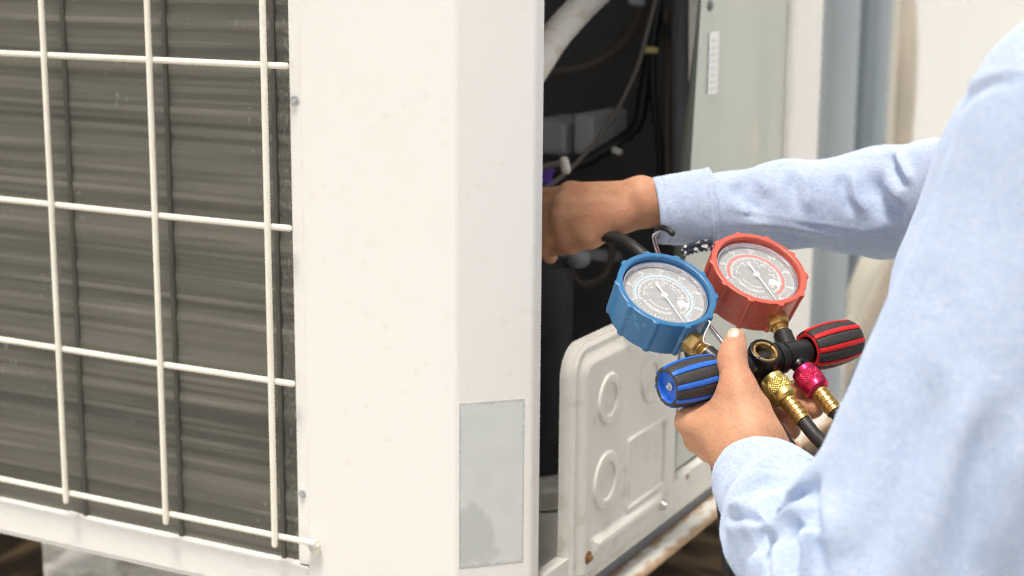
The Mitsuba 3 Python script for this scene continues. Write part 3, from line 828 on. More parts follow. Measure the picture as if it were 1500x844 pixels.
def gauge(cx, cy, side):
    col = {'blue': M_BLUE, 'red': M_RED}[side]
    key = MF + '__gauge' + ('' if side == 'blue' else '_001')
    n = 240
    th = np.arange(n) * 2 * np.pi / n
    nub = np.zeros(n)
    for k in range(10):
        d = np.abs((th - (k + 0.28) * 2 * np.pi / 10 + np.pi) % (2 * np.pi) - np.pi) * 42
        nub = np.maximum(nub, np.sqrt(np.clip(1 - (d / 2.9)**2, 0, 1)))
    prof = [(0, -17, 0), (30, -17, 0), (38.5, -17, 0.7), (40.4, -16, 1), (41.2, -13, 1), (42.0, 13.5, 1), (42.6, 17.6, 1), (42.2, 18.8, 0.95), (41.3, 19.3, 0.8),
            (38.8, 19.3, 0), (37.9, 18.8, 0), (37.5, 17.8, 0), (37.2, 8.0, 0), (36.9, 7.9, 0), (10.0, 7.9, 0), (0, 7.9, 0)]
    rings = [np.stack([(r + 2.3 * w * nub) * np.cos(th), (r + 2.3 * w * nub) * np.sin(th), np.full(n, z)], 1) for r, z, w in prof]
    boot = loft(rings, False, False)
    boot.apply_translation((cx, cy, 0))
    add(key, MM(boot), col, 35, label=f'round pressure gauge in a ribbed {side} rubber boot')
    def put(name, m, mt, sm=40, **k):
        m = m.copy()
        m.apply_translation((cx, cy, 0))
        add(key + '__' + name, MM(m), mt, sm, **k)
    put('dial', lathe([(0, 9.0), (36.9, 9.0), (36.9, 8.2)], 96), M_DIAL)
    put('bezel', lathe([(37.1, 12.6), (36.9, 13.8), (36.2, 14.6), (35.3, 14.6), (34.7, 13.6), (34.5, 9.3)], 96), M_CHROME)
    put('lens', lathe([(0, 14.7), (20, 14.4), (33, 13.7), (34.8, 13.4)], 96), M_GLASS, True)
    # print: the dial is turned 45 degrees, so its zero lies towards the stem
    tilt = math.radians(-43.0)
    ang = lambda f: math.radians(170 - 246 * f)
    zP = 9.06

    def tick(a, r0, r1, w):
        c, s = math.cos(a), math.sin(a)
        pts = np.array([(r0, -w / 2), (r1, -w / 2), (r1, w / 2), (r0, w / 2)])
        xy = pts @ np.array([[c, s], [-s, c]])
        return trimesh.Trimesh(np.column_stack([xy, np.full(4, zP)]), [[0, 1, 2], [0, 2, 3]], process=False)

    def arcband(r0, r1, f0, f1, z=zP, k=90):
        a = [ang(f0 + (f1 - f0) * i / k) for i in range(k + 1)]
        V = np.array([[(r0 * math.cos(t), r0 * math.sin(t), z) for t in a], [(r1 * math.cos(t), r1 * math.sin(t), z) for t in a]])
        return grid_mesh(V)

    white = []
    N = 70
    for i in range(N + 1):
        big = i % 10 == 0
        white.append(tick(ang(i / N), 26.2, 29.6 if big else (28.4 if i % 5 == 0 else 27.6), 0.62 if big else 0.34))
    for i in range(55):
        white.append(tick(ang(i / 54), 20.4 if i % 6 else 19.0, 22.0, 0.55 if i % 6 == 0 else 0.36))
    for r, N2 in ((17.6, 40),):
        for i in range(N2):
            if i % 4:
                white.append(tick(ang(i / (N2 - 1) * 0.92 + 0.04), r - 1.3, r + 0.2, 0.75))
    white.append(arcband(21.7, 22.1, 0, 1))
    for i in range(34):
        a = math.radians(176 + 82 * i / 33)
        white.append(tick(a, 17.0 + (i % 3) * 0.5, 20.2 - (i % 2) * 0.8, 0.34))
        if i % 2:
            white.append(tick(a, 12.8, 14.2, 0.45))
        if i % 3 == 0:
            white.append(tick(a, 24.2, 26.0, 0.5))
    nums = ['0', '50', '100', '150', '200', '250', '300', '350'] if side == 'blue' else ['0', '100', '200', '300', '400', '500', '600', '800']
    for i, s in enumerate(nums):
        a = ang(i / (len(nums) - 1))
        t = meshkit.text_mesh(s, 2.7, 0.02)
        t.apply_translation((-t.bounds[1][0] / 2, -1.35, 0))
        R = np.eye(4)
        rot = tilt
        R[:2, :2] = [[math.cos(rot), -math.sin(rot)], [math.sin(rot), math.cos(rot)]]
        R[:3, 3] = (31.8 * math.cos(a), 31.8 * math.sin(a), zP)
        t.apply_transform(R)
        white.append(t)
    small = ['0', '10', '20', '30', '40', '50'] if side == 'blue' else ['0', '20', '40', '60', '80']
    for i, s in enumerate(small):
        a = ang(0.08 + 0.86 * i / (len(small) - 1))
        t = meshkit.text_mesh(s, 2.0, 0.02)
        t.apply_translation((-t.bounds[1][0] / 2, -1.0, 0))
        R = np.eye(4)
        R[:2, :2] = [[math.cos(tilt), -math.sin(tilt)], [math.sin(tilt), math.cos(tilt)]]
        R[:3, 3] = (14.2 * math.cos(a), 14.2 * math.sin(a), zP)
        t.apply_transform(R)
        white.append(t)
    # plain round emblem below the hub
    dwn = math.radians(317)
    ec = np.array([15.5 * math.cos(dwn), 15.5 * math.sin(dwn)])
    disc = lathe([(0, zP), (3.6, zP)], 32)
    disc.apply_translation((ec[0], ec[1], 0))
    white.append(disc)
    for sx in (-1.8, 1.8):
        d2 = lathe([(0, zP), (1.5, zP)], 16)
        d2.apply_translation((ec[0] * 1.32 - sx * math.sin(dwn), ec[1] * 1.32 + sx * math.cos(dwn), 0))
        white.append(d2)
    put('scale_print', cat_(*white), M_PRINT, False)
    put('scale_arc', arcband(23.6, 25.6, 0.0, 1.0) if side == 'blue' else arcband(23.4, 25.6, 0.0, 1.0), M_PBLUE if side == 'blue' else M_PRED, False)
    put('zero_mark', arcband(30.0, 32.6, 1.035, 1.10, zP + 0.05, 12), M_PGREEN, False)
    # needle pointing at zero, its counterweight behind
    a0 = math.radians(-91)
    nd = extrude(Polygon([(-13.5, -1.3), (-5, -0.85), (3, -0.75), (30.5, -0.22), (30.5, 0.22), (3, 0.75), (-5, 0.85), (-13.5, 1.3)]), 11.2, 11.55)
    hub = lathe([(0, 12.3), (2.2, 12.3), (2.8, 11.8), (2.8, 9.2)], 24)
    nd = cat_(nd, hub)
    nd.apply_transform(trimesh.transformations.rotation_matrix(a0, (0, 0, 1)))
    put('needle', nd, M_PRINT, 30)
    return key


GX, GY = 48.2, 81.3
gb, gr = gauge(-GX, GY, 'blue'), gauge(GX, GY, 'red')

for sgn, gk in ((-1, gb), (1, gr)):
    foot, top = np.array([sgn * 33.0, 0, 0]), np.array([sgn * 45.5, GY - 41.0, 0])
    ax = (top - foot) / np.linalg.norm(top - foot)
    L = np.linalg.norm(top - foot)
    nut = loft([[(rr * math.cos(a), rr * math.sin(a), z) for a in np.arange(6) * np.pi / 3 + 0.25] for rr, z in ((8.6, L - 10.5), (9.6, L - 9.2), (9.6, L + 3.0))], True, True)
    neck = lathe([(5.6, L - 19), (6.6, L - 18), (6.6, L - 17), (5.9, L - 16.4), (6.6, L - 15.6), (5.9, L - 14.8), (6.6, L - 14), (5.9, L - 13.2), (6.6, L - 12.4), (6.0, L - 10)], 36)
    add(gk + '__fitting', MM(at(cat_(nut, neck), foot, ax)), M_BRASS, 30)
    add(MF + '__stem', MM(at(lathe([(8.2, 0), (8.2, L - 19.5), (7.4, L - 18.2), (0, L - 18.2)], 36), foot, ax)), M_BODY, 35)
# seal wire round the blue gauge's fitting
sw = spline([(-33, 40, 18.5), (-35, 36, 21), (-40, 32, 14), (-43, 27, 10), (-38, 24, 8)], 8)
add(gb + '__seal_wire', MM(tube(sw, 0.55, 8)), M_PRINT, 60)

# body: bar, sight glass block, bosses
bar = at(lathe([(0, -44), (9.5, -44), (10.5, -43), (10.5, 49), (9.5, 50), (0, 50)], 48), (0, 0, 0), (1, 0, 0))
boss = [at(lathe([(0, -3), (12.6, -3), (13.4, -2.2), (13.4, 2.2), (12.6, 3), (0, 3)], 48), (x, 0, 0), (1, 0, 0)) for x in (-18.5, 20)]
block = lathe([(0, -15), (12.6, -15), (13.6, -14), (13.6, 13.6), (13.0, 15.0), (12.0, 15.4), (11.4, 15.0), (11.0, 14.0), (11.0, 3)], 64)
elbow = [at(lathe([(11.5, -7), (11.5, 7)], 40, True, True), (sgn * 33, 0, 0), (1, 0, 0)) for sgn in (-1, 1)]
add(MF + '__valve_body', MM(cat_(bar, *boss, block, *elbow)), M_BODY, 35)
sg = []
for k in range(4):
    a0_, a1_ = k * np.pi / 2 + 0.5, (k + 1) * np.pi / 2 + 0.5 - 0.11
    aa = np.linspace(a0_, a1_, 14)
    prof = [(10.8, 8.0), (10.8, 14.2), (10.2, 14.8), (9.0, 14.8), (8.3, 14.2), (8.3, 8.0)]
    sg.append(loft([[(r * math.cos(a), r * math.sin(a), z) for r, z in prof] for a in aa], True, True))
sg.append(lathe([(8.4, 12.0), (10.9, 12.0)], 48))
sg.append(lathe([(8.3, 11.9), (8.3, 4.0)], 48))
add(MF + '__sight_glass', MM(cat_(*sg)), M_BRASS, 30)
add(MF + '__sight_glass__window', MM(lathe([(0, 5.2), (8.25, 5.2)], 40)), M_GLASS)
add(MF + '__sight_glass__core', MM(lathe([(0, 2.6), (4, 2.6), (8.25, 3.4)], 40)), M_DARK, 40)


def knob(x0, x1, side, near_open):
    """barrel grip between x0 and x1 on the bar's axis; x0 is the inner end"""
    col = {'blue': M_KBLUE, 'red': M_KRED}[side]
    key = MF + '__valve_knob' + ('' if side == 'blue' else '_001')
    ln = abs(x1 - x0)
    sg_ = 1 if x1 > x0 else -1
    rad = lambda t: 15.2 + 3.6 * math.sin(math.pi * (0.12 + 0.80 * t))**0.9
    ts = np.linspace(0, 1, 22)

    def sector(a0, a1, dr_, m=7, inset=1.2):
        rings = []
        for t in ts:
            e_ = 0.55 * max(0, 1 - min(t, 1 - t) / 0.05)**2
            R_ = rad(t) + dr_ - e_
            aa = np.linspace(a0, a1, m)
            outer = [(R_ - (0.45 if i in (0, m - 1) else 0)) for i in range(m)]
            ring = [(o * math.cos(a), o * math.sin(a), t * ln) for o, a in zip(outer, aa)]
            ring += [((rad(t) - 3.5) * math.cos(a), (rad(t) - 3.5) * math.sin(a), t * ln) for a in (a1, a0)]
            rings.append(ring)
        return loft(rings, True, True)

    core_prof = [(10.6, 6.0), (11.6, 0.6), (14.2, 0.4)] + [(rad(t) - 1.1, max(0.6, min(ln - 0.6, t * ln))) for t in ts] + [(14.9, ln + 0.1), (14.2, ln + 0.5), (13.2, ln + 0.4), (12.7, ln - 0.2), (12.2, ln - 4.5), (0, ln - 5.0)]
    N = 8
    pads, strips = [], []
    for k in range(N):
        c = (k + 0.5) * 2 * np.pi / N
        pads.append(sector(c - 0.240, c + 0.240, 0.0))
        c2 = k * 2 * np.pi / N
        strips.append(sector(c2 - 0.120, c2 + 0.120, 0.60, 5))
    plc = lambda m: MM(at(m, (x0, 0, 0), (sg_, 0, 0), (0, 1, 0)))
    add(key, plc(lathe(core_prof, 64)), M_RUBBER, 35, label=f'black barrel knob with {side} stripes')
    for m in pads:
        add(key + '__grip_pad', plc(m), M_RUBBER, 30)
    for m in strips:
        add(key + '__stripe', plc(m), col, 30)
    add(key + '__end_cap', plc(lathe([(0, ln - 4.6), (11.9, ln - 4.2), (12.15, ln - 0.9), (12.5, ln - 0.3), (12.8, ln - 0.35), (12.8, ln - 0.8)], 48)), col, 35)
    add(key + '__inner_ring', plc(lathe([(14.4, 0.2), (14.2, -0.5), (12.2, -0.5), (11.6, 0.2), (11.4, 5)], 48)), col, 35)
    sc = cat_(lathe([(0, ln - 2.0), (2.6, ln - 2.0), (3.4, ln - 2.6), (3.4, ln - 4.4)], 24), orient(hexbolt(2.0, 1.6), (0, 0, ln - 2.1), (0, 0, 1)))
    add(key + '__screw', plc(sc), M_ZINC, 30)


knob(-45.0, -93.0, 'blue', False)
knob(51.0, 99.5, 'red', True)


def knurl(r, z0, z1, nz=26, na=88, amp=0.75):
    zs = np.linspace(z0, z1, nz)
    th = np.arange(na) * 2 * np.pi / na
    rings = []
    for z in zs:
        e_ = min(1, (z - z0) / 1.0, (z1 - z) / 1.0)
        u, w = th * 14 + z * 1.25, th * 14 - z * 1.25
        d = amp * (np.abs(np.sin(u / 1.0)) * np.abs(np.sin(w / 1.0))) * max(e_, 0)
        rings.append(np.stack([(r + d) * np.cos(th), (r + d) * np.sin(th), np.full(na, z)], 1))
    return loft(rings, False, False)


def hose_fitting(x, col, side, ypx):
    dwn = (0.0, -1, 0)
    o = (x, 0, 0)
    key = MF + '__hose_coupling' + ('' if side == 'yellow' else '_001')
    sleeve = cat_(lathe([(5.5, 17.2), (9.2, 17.2), (10.4, 18.2), (10.6, 22.3), (10.3, 22.8)], 56), knurl(10.5, 22.8, 34.0, 34, 176), lathe([(10.3, 34.0), (10.8, 34.5), (11.0, 37.5), (10.6, 39.5), (8.4, 41.2), (6.5, 41.2)], 56))
    add(key, MM(at(sleeve, o, dwn)), col, 25 if False else 30, label='knurled gold hose coupling' if side == 'yellow' else 'knurled magenta red hose coupling')
    add(MF + '__port', MM(at(lathe([(6.6, 8), (6.6, 12.5), (5.4, 12.8), (5.4, 13.6), (6.2, 14), (5.4, 14.6), (6.2, 15.2), (5.4, 15.8), (5.6, 18)], 36), o, dwn)), M_BODY, 35)
    pf = [(6.4, 40.5), (6.9, 41.5)]
    for k in range(4):
        zc = 44.0 + k * 5.0
        pf += [(7.3, zc - 1.6), (7.3, zc + 0.6), (6.5, zc + 1.2), (6.5, zc + 2.6)]
    pf += [(7.1, 62.4), (7.1, 64.0), (6.1, 64.4)]
    add(key + '__ferrule', MM(at(lathe(pf, 40), o, dwn)), M_BRASS, 30)


hose_fitting(0.0, M_GOLD, 'yellow', 0)
hose_fitting(33.0, M_MAGENTA, 'red', 0)
add(MF + '__port', MM(at(lathe([(6.6, 8), (6.6, 17), (0, 17.2)], 36), (-33, 0, 0), (0, -1, 0))), M_BODY, 35)
# hoses
yh = [mp(0, -60, 0), mp(0.5, -78, 0), mp(2, -105, 1), P(1250, 742, 1.27), P(1330, 870, 1.30), P(1390, 1010, 1.40), P(1400, 1180, 1.55)]
add(MF + '__hose', tube(spline(yh, 16), 0.0058, 18), M_HOSE, 60)
rh = [mp(33, -60, 0), mp(34, -78, 0), mp(38, -110, 0), P(1310, 740, 1.33), P(1380, 880, 1.40), P(1420, 1020, 1.50), P(1420, 1150, 1.62)]
add(MF + '__hose', tube(spline(rh, 16), 0.0058, 18), M_HOSE, 60)
bh = [P(1122, 602, 1.318), P(1142, 634, 1.296), P(1164, 668, 1.282), P(1187, 704, 1.288), P(1216, 750, 1.325), P(1190, 900, 1.45), P(1130, 1040, 1.55), P(1080, 980, 1.56),
      P(1068, 844, 1.50), P(1061, 760, 1.47), P(1052, 690, 1.46), P(1030, 600, 1.47), P(1002, 480, 1.48), P(968, 405, 1.48), P(935, 368, 1.49), P(905, 350, 1.51), P(872, 345, 1.53), P(838, 356, 1.55)]
add(MF + '__hose', tube(spline(bh, 16), 0.0060, 18), M_HOSE, 60, label='black hose running from the left hand down and up to the right hand')
# hanging hook
hk = [mp(-1, 2, -17), mp(-2, 60, -20), mp(-3, 110, -21), mp(-4, 132, -21), P(958, 352, 1.395), P(962, 341, 1.39), P(971, 335, 1.385), P(979, 337, 1.38)]
add(MF + '__hook', rod(spline(hk, 12), 0.0020, 14), M_CHROME, 60)
add(MF + '__hook__tip', rod(spline([P(964, 337, 1.389), P(971, 334, 1.385), P(979, 337, 1.38), P(985, 342, 1.378)], 8), 0.0026, 14), M_BLACK, 60)

# ================================================================== THE PERSON
PS = 'person'
tag(PS, 'person in a light blue long sleeved shirt reaching into the unit and holding the gauges', 'person')

# ---- left hand, holding the manifold
h = lambda x, y, d: P(x, y, d)
wrist = h(1100, 677, 1.262)
elbowL = h(1262, 908, 1.045)
IDX, MID, RNG, PKY = h(1012, 617, 1.296), h(1022, 643, 1.305), h(1040, 658, 1.316), h(1066, 668, 1.322)


def hand_left(p):
    d = cone(p, wrist + (elbowL - wrist) * 0.32, wrist, 0.026, 0.0240)
    d = smin(d, cone(p, h(1090, 668, 1.264), h(1120, 672, 1.275), 0.0225, 0.0215), 0.014)
    palm = cone(p, h(1084, 648, 1.266), IDX, 0.0185, 0.0120)
    palm = smin(palm, cone(p, h(1090, 662, 1.272), MID, 0.0185, 0.0115), 0.010)
    palm = smin(palm, cone(p, h(1100, 670, 1.280), RNG, 0.0180, 0.0110), 0.010)
    palm = smin(palm, cone(p, h(1112, 676, 1.288), PKY, 0.0180, 0.0105), 0.010)
    palm = smin(palm, cone(p, h(1147, 669, 1.300), h(1112, 672, 1.303), 0.0165, 0.0165), 0.010)
    d = smin(d, palm, 0.016)
    th = cone(p, h(1104, 636, 1.262), h(1082, 572, 1.276), 0.0195, 0.0145)
    th = smin(th, cone(p, h(1082, 572, 1.276), h(1072, 528, 1.287), 0.0135, 0.0108), 0.008)
    th = smin(th, cone(p, h(1072, 530, 1.287), h(1074, 514, 1.290), 0.0112, 0.0104), 0.005)
    th = smin(th, cone(p, h(1074, 514, 1.290), h(1078, 496, 1.296), 0.0102, 0.0082), 0.004)
    th = smin(th, cone(p, h(1112, 645, 1.270), h(1108, 600, 1.284), 0.0170, 0.0120), 0.012)
    d = smin(d, th, 0.013)
    # web between thumb and forefinger
    d = smin(d, cone(p, h(1062, 600, 1.280), h(1040, 620, 1.288), 0.0105, 0.0100), 0.016)
    # tendons of thumb and forefinger, knuckle hump
    d = smin(d, cone(p, h(1096, 642, 1.2445), h(1079, 580, 1.2625), 0.0024, 0.0018), 0.006)
    d = smin(d, cone(p, h(1082, 656, 1.2495), h(1024, 624, 1.2835), 0.0024, 0.0018), 0.006)
    d = smin(d, cone(p, h(1086, 664, 1.2535), h(1040, 644, 1.2900), 0.0022, 0.0016), 0.006)
    d = smin(d, cone(p, h(1008, 618, 1.290), h(1008, 618, 1.290), 0.0105, 0.0105), 0.006)
    # fingers curl behind the bar, tips come out on the right
    f = []
    for chain in (((1012, 617, 1.300, 9.6), (1070, 585, 1.352, 8.8), (1128, 575, 1.352, 8.6), (1171, 570, 1.340, 7.8)),
                  ((1022, 643, 1.308, 9.6), (1085, 618, 1.358, 9.0), (1146, 606, 1.346, 9.2), (1191, 597, 1.328, 9.4)),
                  ((1040, 658, 1.318, 9.2), (1092, 645, 1.352, 8.8), (1128, 634, 1.332, 9.6), (1156, 629, 1.316, 9.6)),
                  ((1066, 668, 1.324, 8.6), (1105, 668, 1.350, 8.0), (1133, 650, 1.335, 7.8), (1146, 644, 1.328, 7.2))):
        g = None
        for a, b in zip(chain, chain[1:]):
            c_ = cone(p, h(*a[:3]), h(*b[:3]), a[3] / 1000, b[3] / 1000)
            g = c_ if g is None else smin(g, c_, 0.003)
        f.append(g)
    ff = f[0]
    for g in f[1:]:
        ff = smin(ff, g, 0.0015)
    return smin(d, ff, 0.005)


pts = np.array([h(980, 480, 1.25), h(1215, 720, 1.25), h(980, 480, 1.38), h(1215, 740, 1.38), wrist + (elbowL - wrist) * 0.3])
HL = surface(hand_left, pts.min(0) - 0.035, pts.max(0) + 0.035, 0.0019)
relax(HL, 4)
# thumb nail
tn = h(1076, 492, 1.2895)

# ---- right hand, gripping inside the opening
wr = P(946, 297, 1.52)
elbowR = P(1300, 294, 1.535)


def hand_right(p):
    q = lambda x, y, d: P(x, y, d)
    d = cone(p, wr + (elbowR - wr) * 0.35, wr, 0.023, 0.0205)
    d = smin(d, cone(p, q(938, 284, 1.515), q(938, 310, 1.525), 0.0150, 0.0150), 0.012)
    d = smin(d, cone(p, q(937, 276, 1.515), q(931, 277, 1.515), 0.0080, 0.0075), 0.010)
    m = [((918, 287, 1.522), (836, 285, 1.556), .0150, .0118), ((918, 297, 1.520), (828, 301, 1.546), .0165, .0122), ((916, 308, 1.520), (825, 319, 1.542), .0165, .0122), ((914, 314, 1.524), (829, 336, 1.546), .0160, .0118)]
    for a, b, ra, rb in m:
        d = smin(d, cone(p, q(*a), q(*b), ra * 0.96, rb), 0.0065)
    # thumb lies along the lower edge
    t = cone(p, q(905, 318, 1.520), q(866, 346, 1.530), 0.0130, 0.0105)
    t = smin(t, cone(p, q(866, 346, 1.530), q(836, 358, 1.548), 0.0105, 0.0090), 0.008)
    t = smin(t, cone(p, q(836, 358, 1.548), q(812, 364, 1.566), 0.0088, 0.0075), 0.004)
    d = smin(d, t, 0.014)
    for a, b, c_ in (((836, 285, 1.556), (786, 290, 1.580), (776, 322, 1.605)), ((828, 301, 1.546), (780, 310, 1.572), (776, 344, 1.598)), ((825, 319, 1.542), (780, 333, 1.566), (786, 364, 1.592)), ((829, 336, 1.546), (790, 354, 1.564), (806, 376, 1.578))):
        d = smin(d, cone(p, q(*a), q(*a), 0.0128, 0.0128), 0.004)
        g = cone(p, q(*a), q(*b), 0.0098, 0.0090)
        g = smin(g, cone(p, q(*b), q(*c_), 0.0090, 0.0076), 0.003)
        d = smin(d, g, 0.0025)
    for a, b in (((915, 284, 1.5075), (838, 281, 1.5455)), ((914, 297, 1.505), (830, 299, 1.5350)), ((914, 308, 1.505), (828, 317, 1.5310))):
        d = smin(d, cone(p, q(*a), q(*b), 0.0020, 0.0016), 0.006)
    return d


pts = np.array([P(745, 255, 1.48), P(1010, 255, 1.48), P(745, 395, 1.62), P(1010, 395, 1.60), P(1010, 330, 1.45)])
HR = surface(hand_right, np.minimum(pts.min(0), (wr + (elbowR - wr) * 0.35)) - 0.03, np.maximum(pts.max(0), (wr + (elbowR - wr) * 0.35)) + 0.03, 0.0022)
relax(HR, 4)

# ---- trunk, head and legs (squatting, facing the unit)
shL, shR = P(1622, 196, 0.97), P(1575, 275, 1.33)
mid = (shL + shR) / 2
face = np.array([-(shR - shL)[1], (shR - shL)[0], 0])
face /= np.linalg.norm(face)
right = np.array([face[1], -face[0], 0])
hip = mid - face * 0.20 + np.array([0, 0, -0.40])
hip[2] = 0.25
neck = mid - face * 0.075 + right * 0.01 + [0, 0, 0.085]
head = mid - face * 0.01 + right * 0.01 + [0, 0, 0.265]
hipL, hipR = hip - right * 0.09, hip + right * 0.09
kneeL, kneeR = hipL + face * 0.40 - right * 0.05 + [0, 0, 0.09], hipR + face * 0.37 + right * 0.03 + [0, 0, -0.14]
kneeL = P(1545, 930, 1.16)
kneeR[2] = 0.075
ankL, ankR = kneeL - face * 0.10 + [0, 0, -0.25], kneeR - face * 0.36 + [0, 0, 0.03]
HX = np.stack([face, np.cross([0, 0, 1.0], face), [0, 0, 1.0]], 1)


def head_sdf(p):
    q = (p - head) @ HX
    d = ellip(q, (0, 0, 0.03), (0.098, 0.077, 0.105))
    d = smin(d, ellip(q, (0.028, 0, -0.055), (0.060, 0.055, 0.065)), 0.03)
    d = smin(d, cone(q, (0.095, 0, 0.005), (0.113, 0, -0.028), 0.008, 0.013), 0.012)
    for s in (-1, 1):
        d = smin(d, ellip(q, (0.0, s * 0.079, -0.005), (0.020, 0.009, 0.032)), 0.005)
        d = -smin(-d, ellip(q, (0.094, s * 0.031, 0.010), (0.014, 0.017, 0.011)), 0.010)
        d = smin(d, ellip(q, (0.078, s * 0.031, 0.009), (0.012, 0.012, 0.012)), 0.003)
    d = smin(d, ellip(q, (0.086, 0, -0.062), (0.010, 0.024, 0.006)), 0.006)
    return smin(d, cone(q, (-0.012, 0, -0.06), (-0.045, 0, -0.20), 0.056, 0.064), 0.03)


HD = surface(head_sdf, head - 0.25, head + [0.25, 0.25, 0.20], 0.006)


def hair_sdf(p):
    q = (p - head) @ HX
    d = ellip(q, (-0.008, 0, 0.042), (0.106, 0.087, 0.108))
    cut = q[..., 0] * 0.75 - q[..., 2] * 0.62 - 0.012
    return np.maximum(d, cut) + 0.004 * (meshkit.noise(q * 90) - 0.5)


HA = surface(hair_sdf, head - 0.2, head + 0.2, 0.006)


def frame_sdf(p):
    d = cone(p, neck - [0, 0, 0.04], mid - [0, 0, 0.12], 0.045, 0.09)
    d = smin(d, cone(p, mid - [0, 0, 0.12], hip, 0.10, 0.11), 0.05)
    for sh_, el, w_, end in ((shL, elbowL, wrist, 0.30), (shR, elbowR, wr, 0.33)):
        d = smin(d, cone(p, mid - [0, 0, 0.05], sh_, 0.05, 0.048), 0.03)
        d = smin(d, cone(p, sh_, el, 0.042, 0.028), 0.02)
        d = smin(d, cone(p, el, w_ + (el - w_) * end, 0.028, 0.022), 0.01)
    return d


def solid(m):
    import manifold3d
    return manifold3d.Manifold(manifold3d.Mesh(np.asarray(m.vertices, np.float32), np.asarray(m.faces, np.uint32)))


pts = np.array([neck, shL, shR, elbowL, elbowR, wrist, wr, hip])
FR = surface(frame_sdf, pts.min(0) - 0.13, pts.max(0) + 0.13, 0.010)
try:
    body = sum((solid(m) for m in (HL, HR, HD)), solid(FR)).to_mesh()
    body = trimesh.Trimesh(body.vert_properties[:, :3], body.tri_verts, process=False)
    assert len(body.faces) > 20000
except Exception as ex:
    print('no union', ex)
    body = cat_(HL, HR, HD, FR)
print('body pieces', body.body_count)
add(PS + '__body', body, M_SKIN, True)
add(PS + '__hair', HA, M_HAIR, True)

nz_ = np.array([h(1070, 470, 1.262) - h(1078, 496, 1.296)])[0]
nz_ /= np.linalg.norm(nz_)
xx = h(1078, 496, 1.296) - h(1073, 520, 1.289)
xx /= np.linalg.norm(xx)
nz_ = nz_ - xx * (nz_ @ xx)
nz_ /= np.linalg.norm(nz_)
uvs = trimesh.creation.icosphere(3)
uvs.vertices = uvs.vertices * [0.0058, 0.0050, 0.0014]
uvs.vertices = uvs.vertices @ np.stack([xx, np.cross(nz_, xx), nz_], 0) + h(1076, 498, 1.2950) + nz_ * 0.0082 + xx * 0.0005
add(PS + '__thumb_nail', uvs, M_NAIL, True)

# ---- shirt
cuffL0, cuffL1 = wrist + (elbowL - wrist) * 0.145, wrist + (elbowL - wrist) * 0.35
cuffR0, cuffR1 = P(963, 309, 1.52), P(1046, 302, 1.523)


def frame(a, b):
    t = (b - a) / np.linalg.norm(b - a)
    u = np.cross(t, [0, 0, 1.0])
    u /= np.linalg.norm(u)
    return t, u, np.cross(t, u)


def shirt_sdf(p):
    chest = mid - [0, 0, 0.11]
    d = cone(p, chest - right * 0.085, chest + right * 0.085, 0.112, 0.112)
    d = smin(d, cone(p, chest - face * 0.02, hip + [0, 0, 0.06], 0.135, 0.150), 0.08)
    d = smin(d, cone(p, mid - right * 0.02 - [0, 0, 0.02], neck - [0, 0, 0.03], 0.085, 0.062), 0.05)
    d = smin(d, cone(p, shL - [0, 0, 0.0], mid, 0.074, 0.080), 0.05)
    d = smin(d, cone(p, shR, mid, 0.074, 0.080), 0.05)
    upL = cone(p, shL, elbowL, 0.076, 0.068)
    loL = cone(p, elbowL, wrist, 0.059, 0.0365)
    L_ = smin(upL, loL, 0.014)
    d = smin(d, L_, 0.035)
    upR = cone(p, shR, elbowR, 0.066, 0.0455)
    loR = smin(cone(p, elbowR, P(1150, 301, 1.525), 0.0455, 0.0400), cone(p, P(1150, 301, 1.525), cuffR0, 0.0400, 0.0280), 0.01)
    R_ = smin(upR, loR, 0.03)
    d = smin(d, R_, 0.035)
    return d


pts = np.array([wrist, elbowL, shL, shR, elbowR, cuffR0, hip, neck])
lo, hi = pts.min(0) - 0.10, pts.max(0) + np.array([0.17, 0.14, 0.06])
lo[2] = min(lo[2], hip[2] - 0.12)
SH = surface(shirt_sdf, lo, hi, 0.0052)
relax(SH, 6)


def trim(m, a, b, cut, reach):
    """Opens the sleeve: drops the faces beyond the point cut on the way from b to a."""
    t = (b - a) / np.linalg.norm(b - a)
    c = m.triangles_center
    m.update_faces(~(((c - cut) @ t < 0) & (np.linalg.norm(c - cut, axis=1) < reach)))
    m.remove_unreferenced_vertices()


trim(SH, wrist, elbowL, cuffL0 + (cuffL1 - cuffL0) * 0.85, 0.10)
trim(SH, cuffR0, elbowR, cuffR0 + (cuffR1 - cuffR0) * 0.5, 0.09)
SH = SH.subdivide()


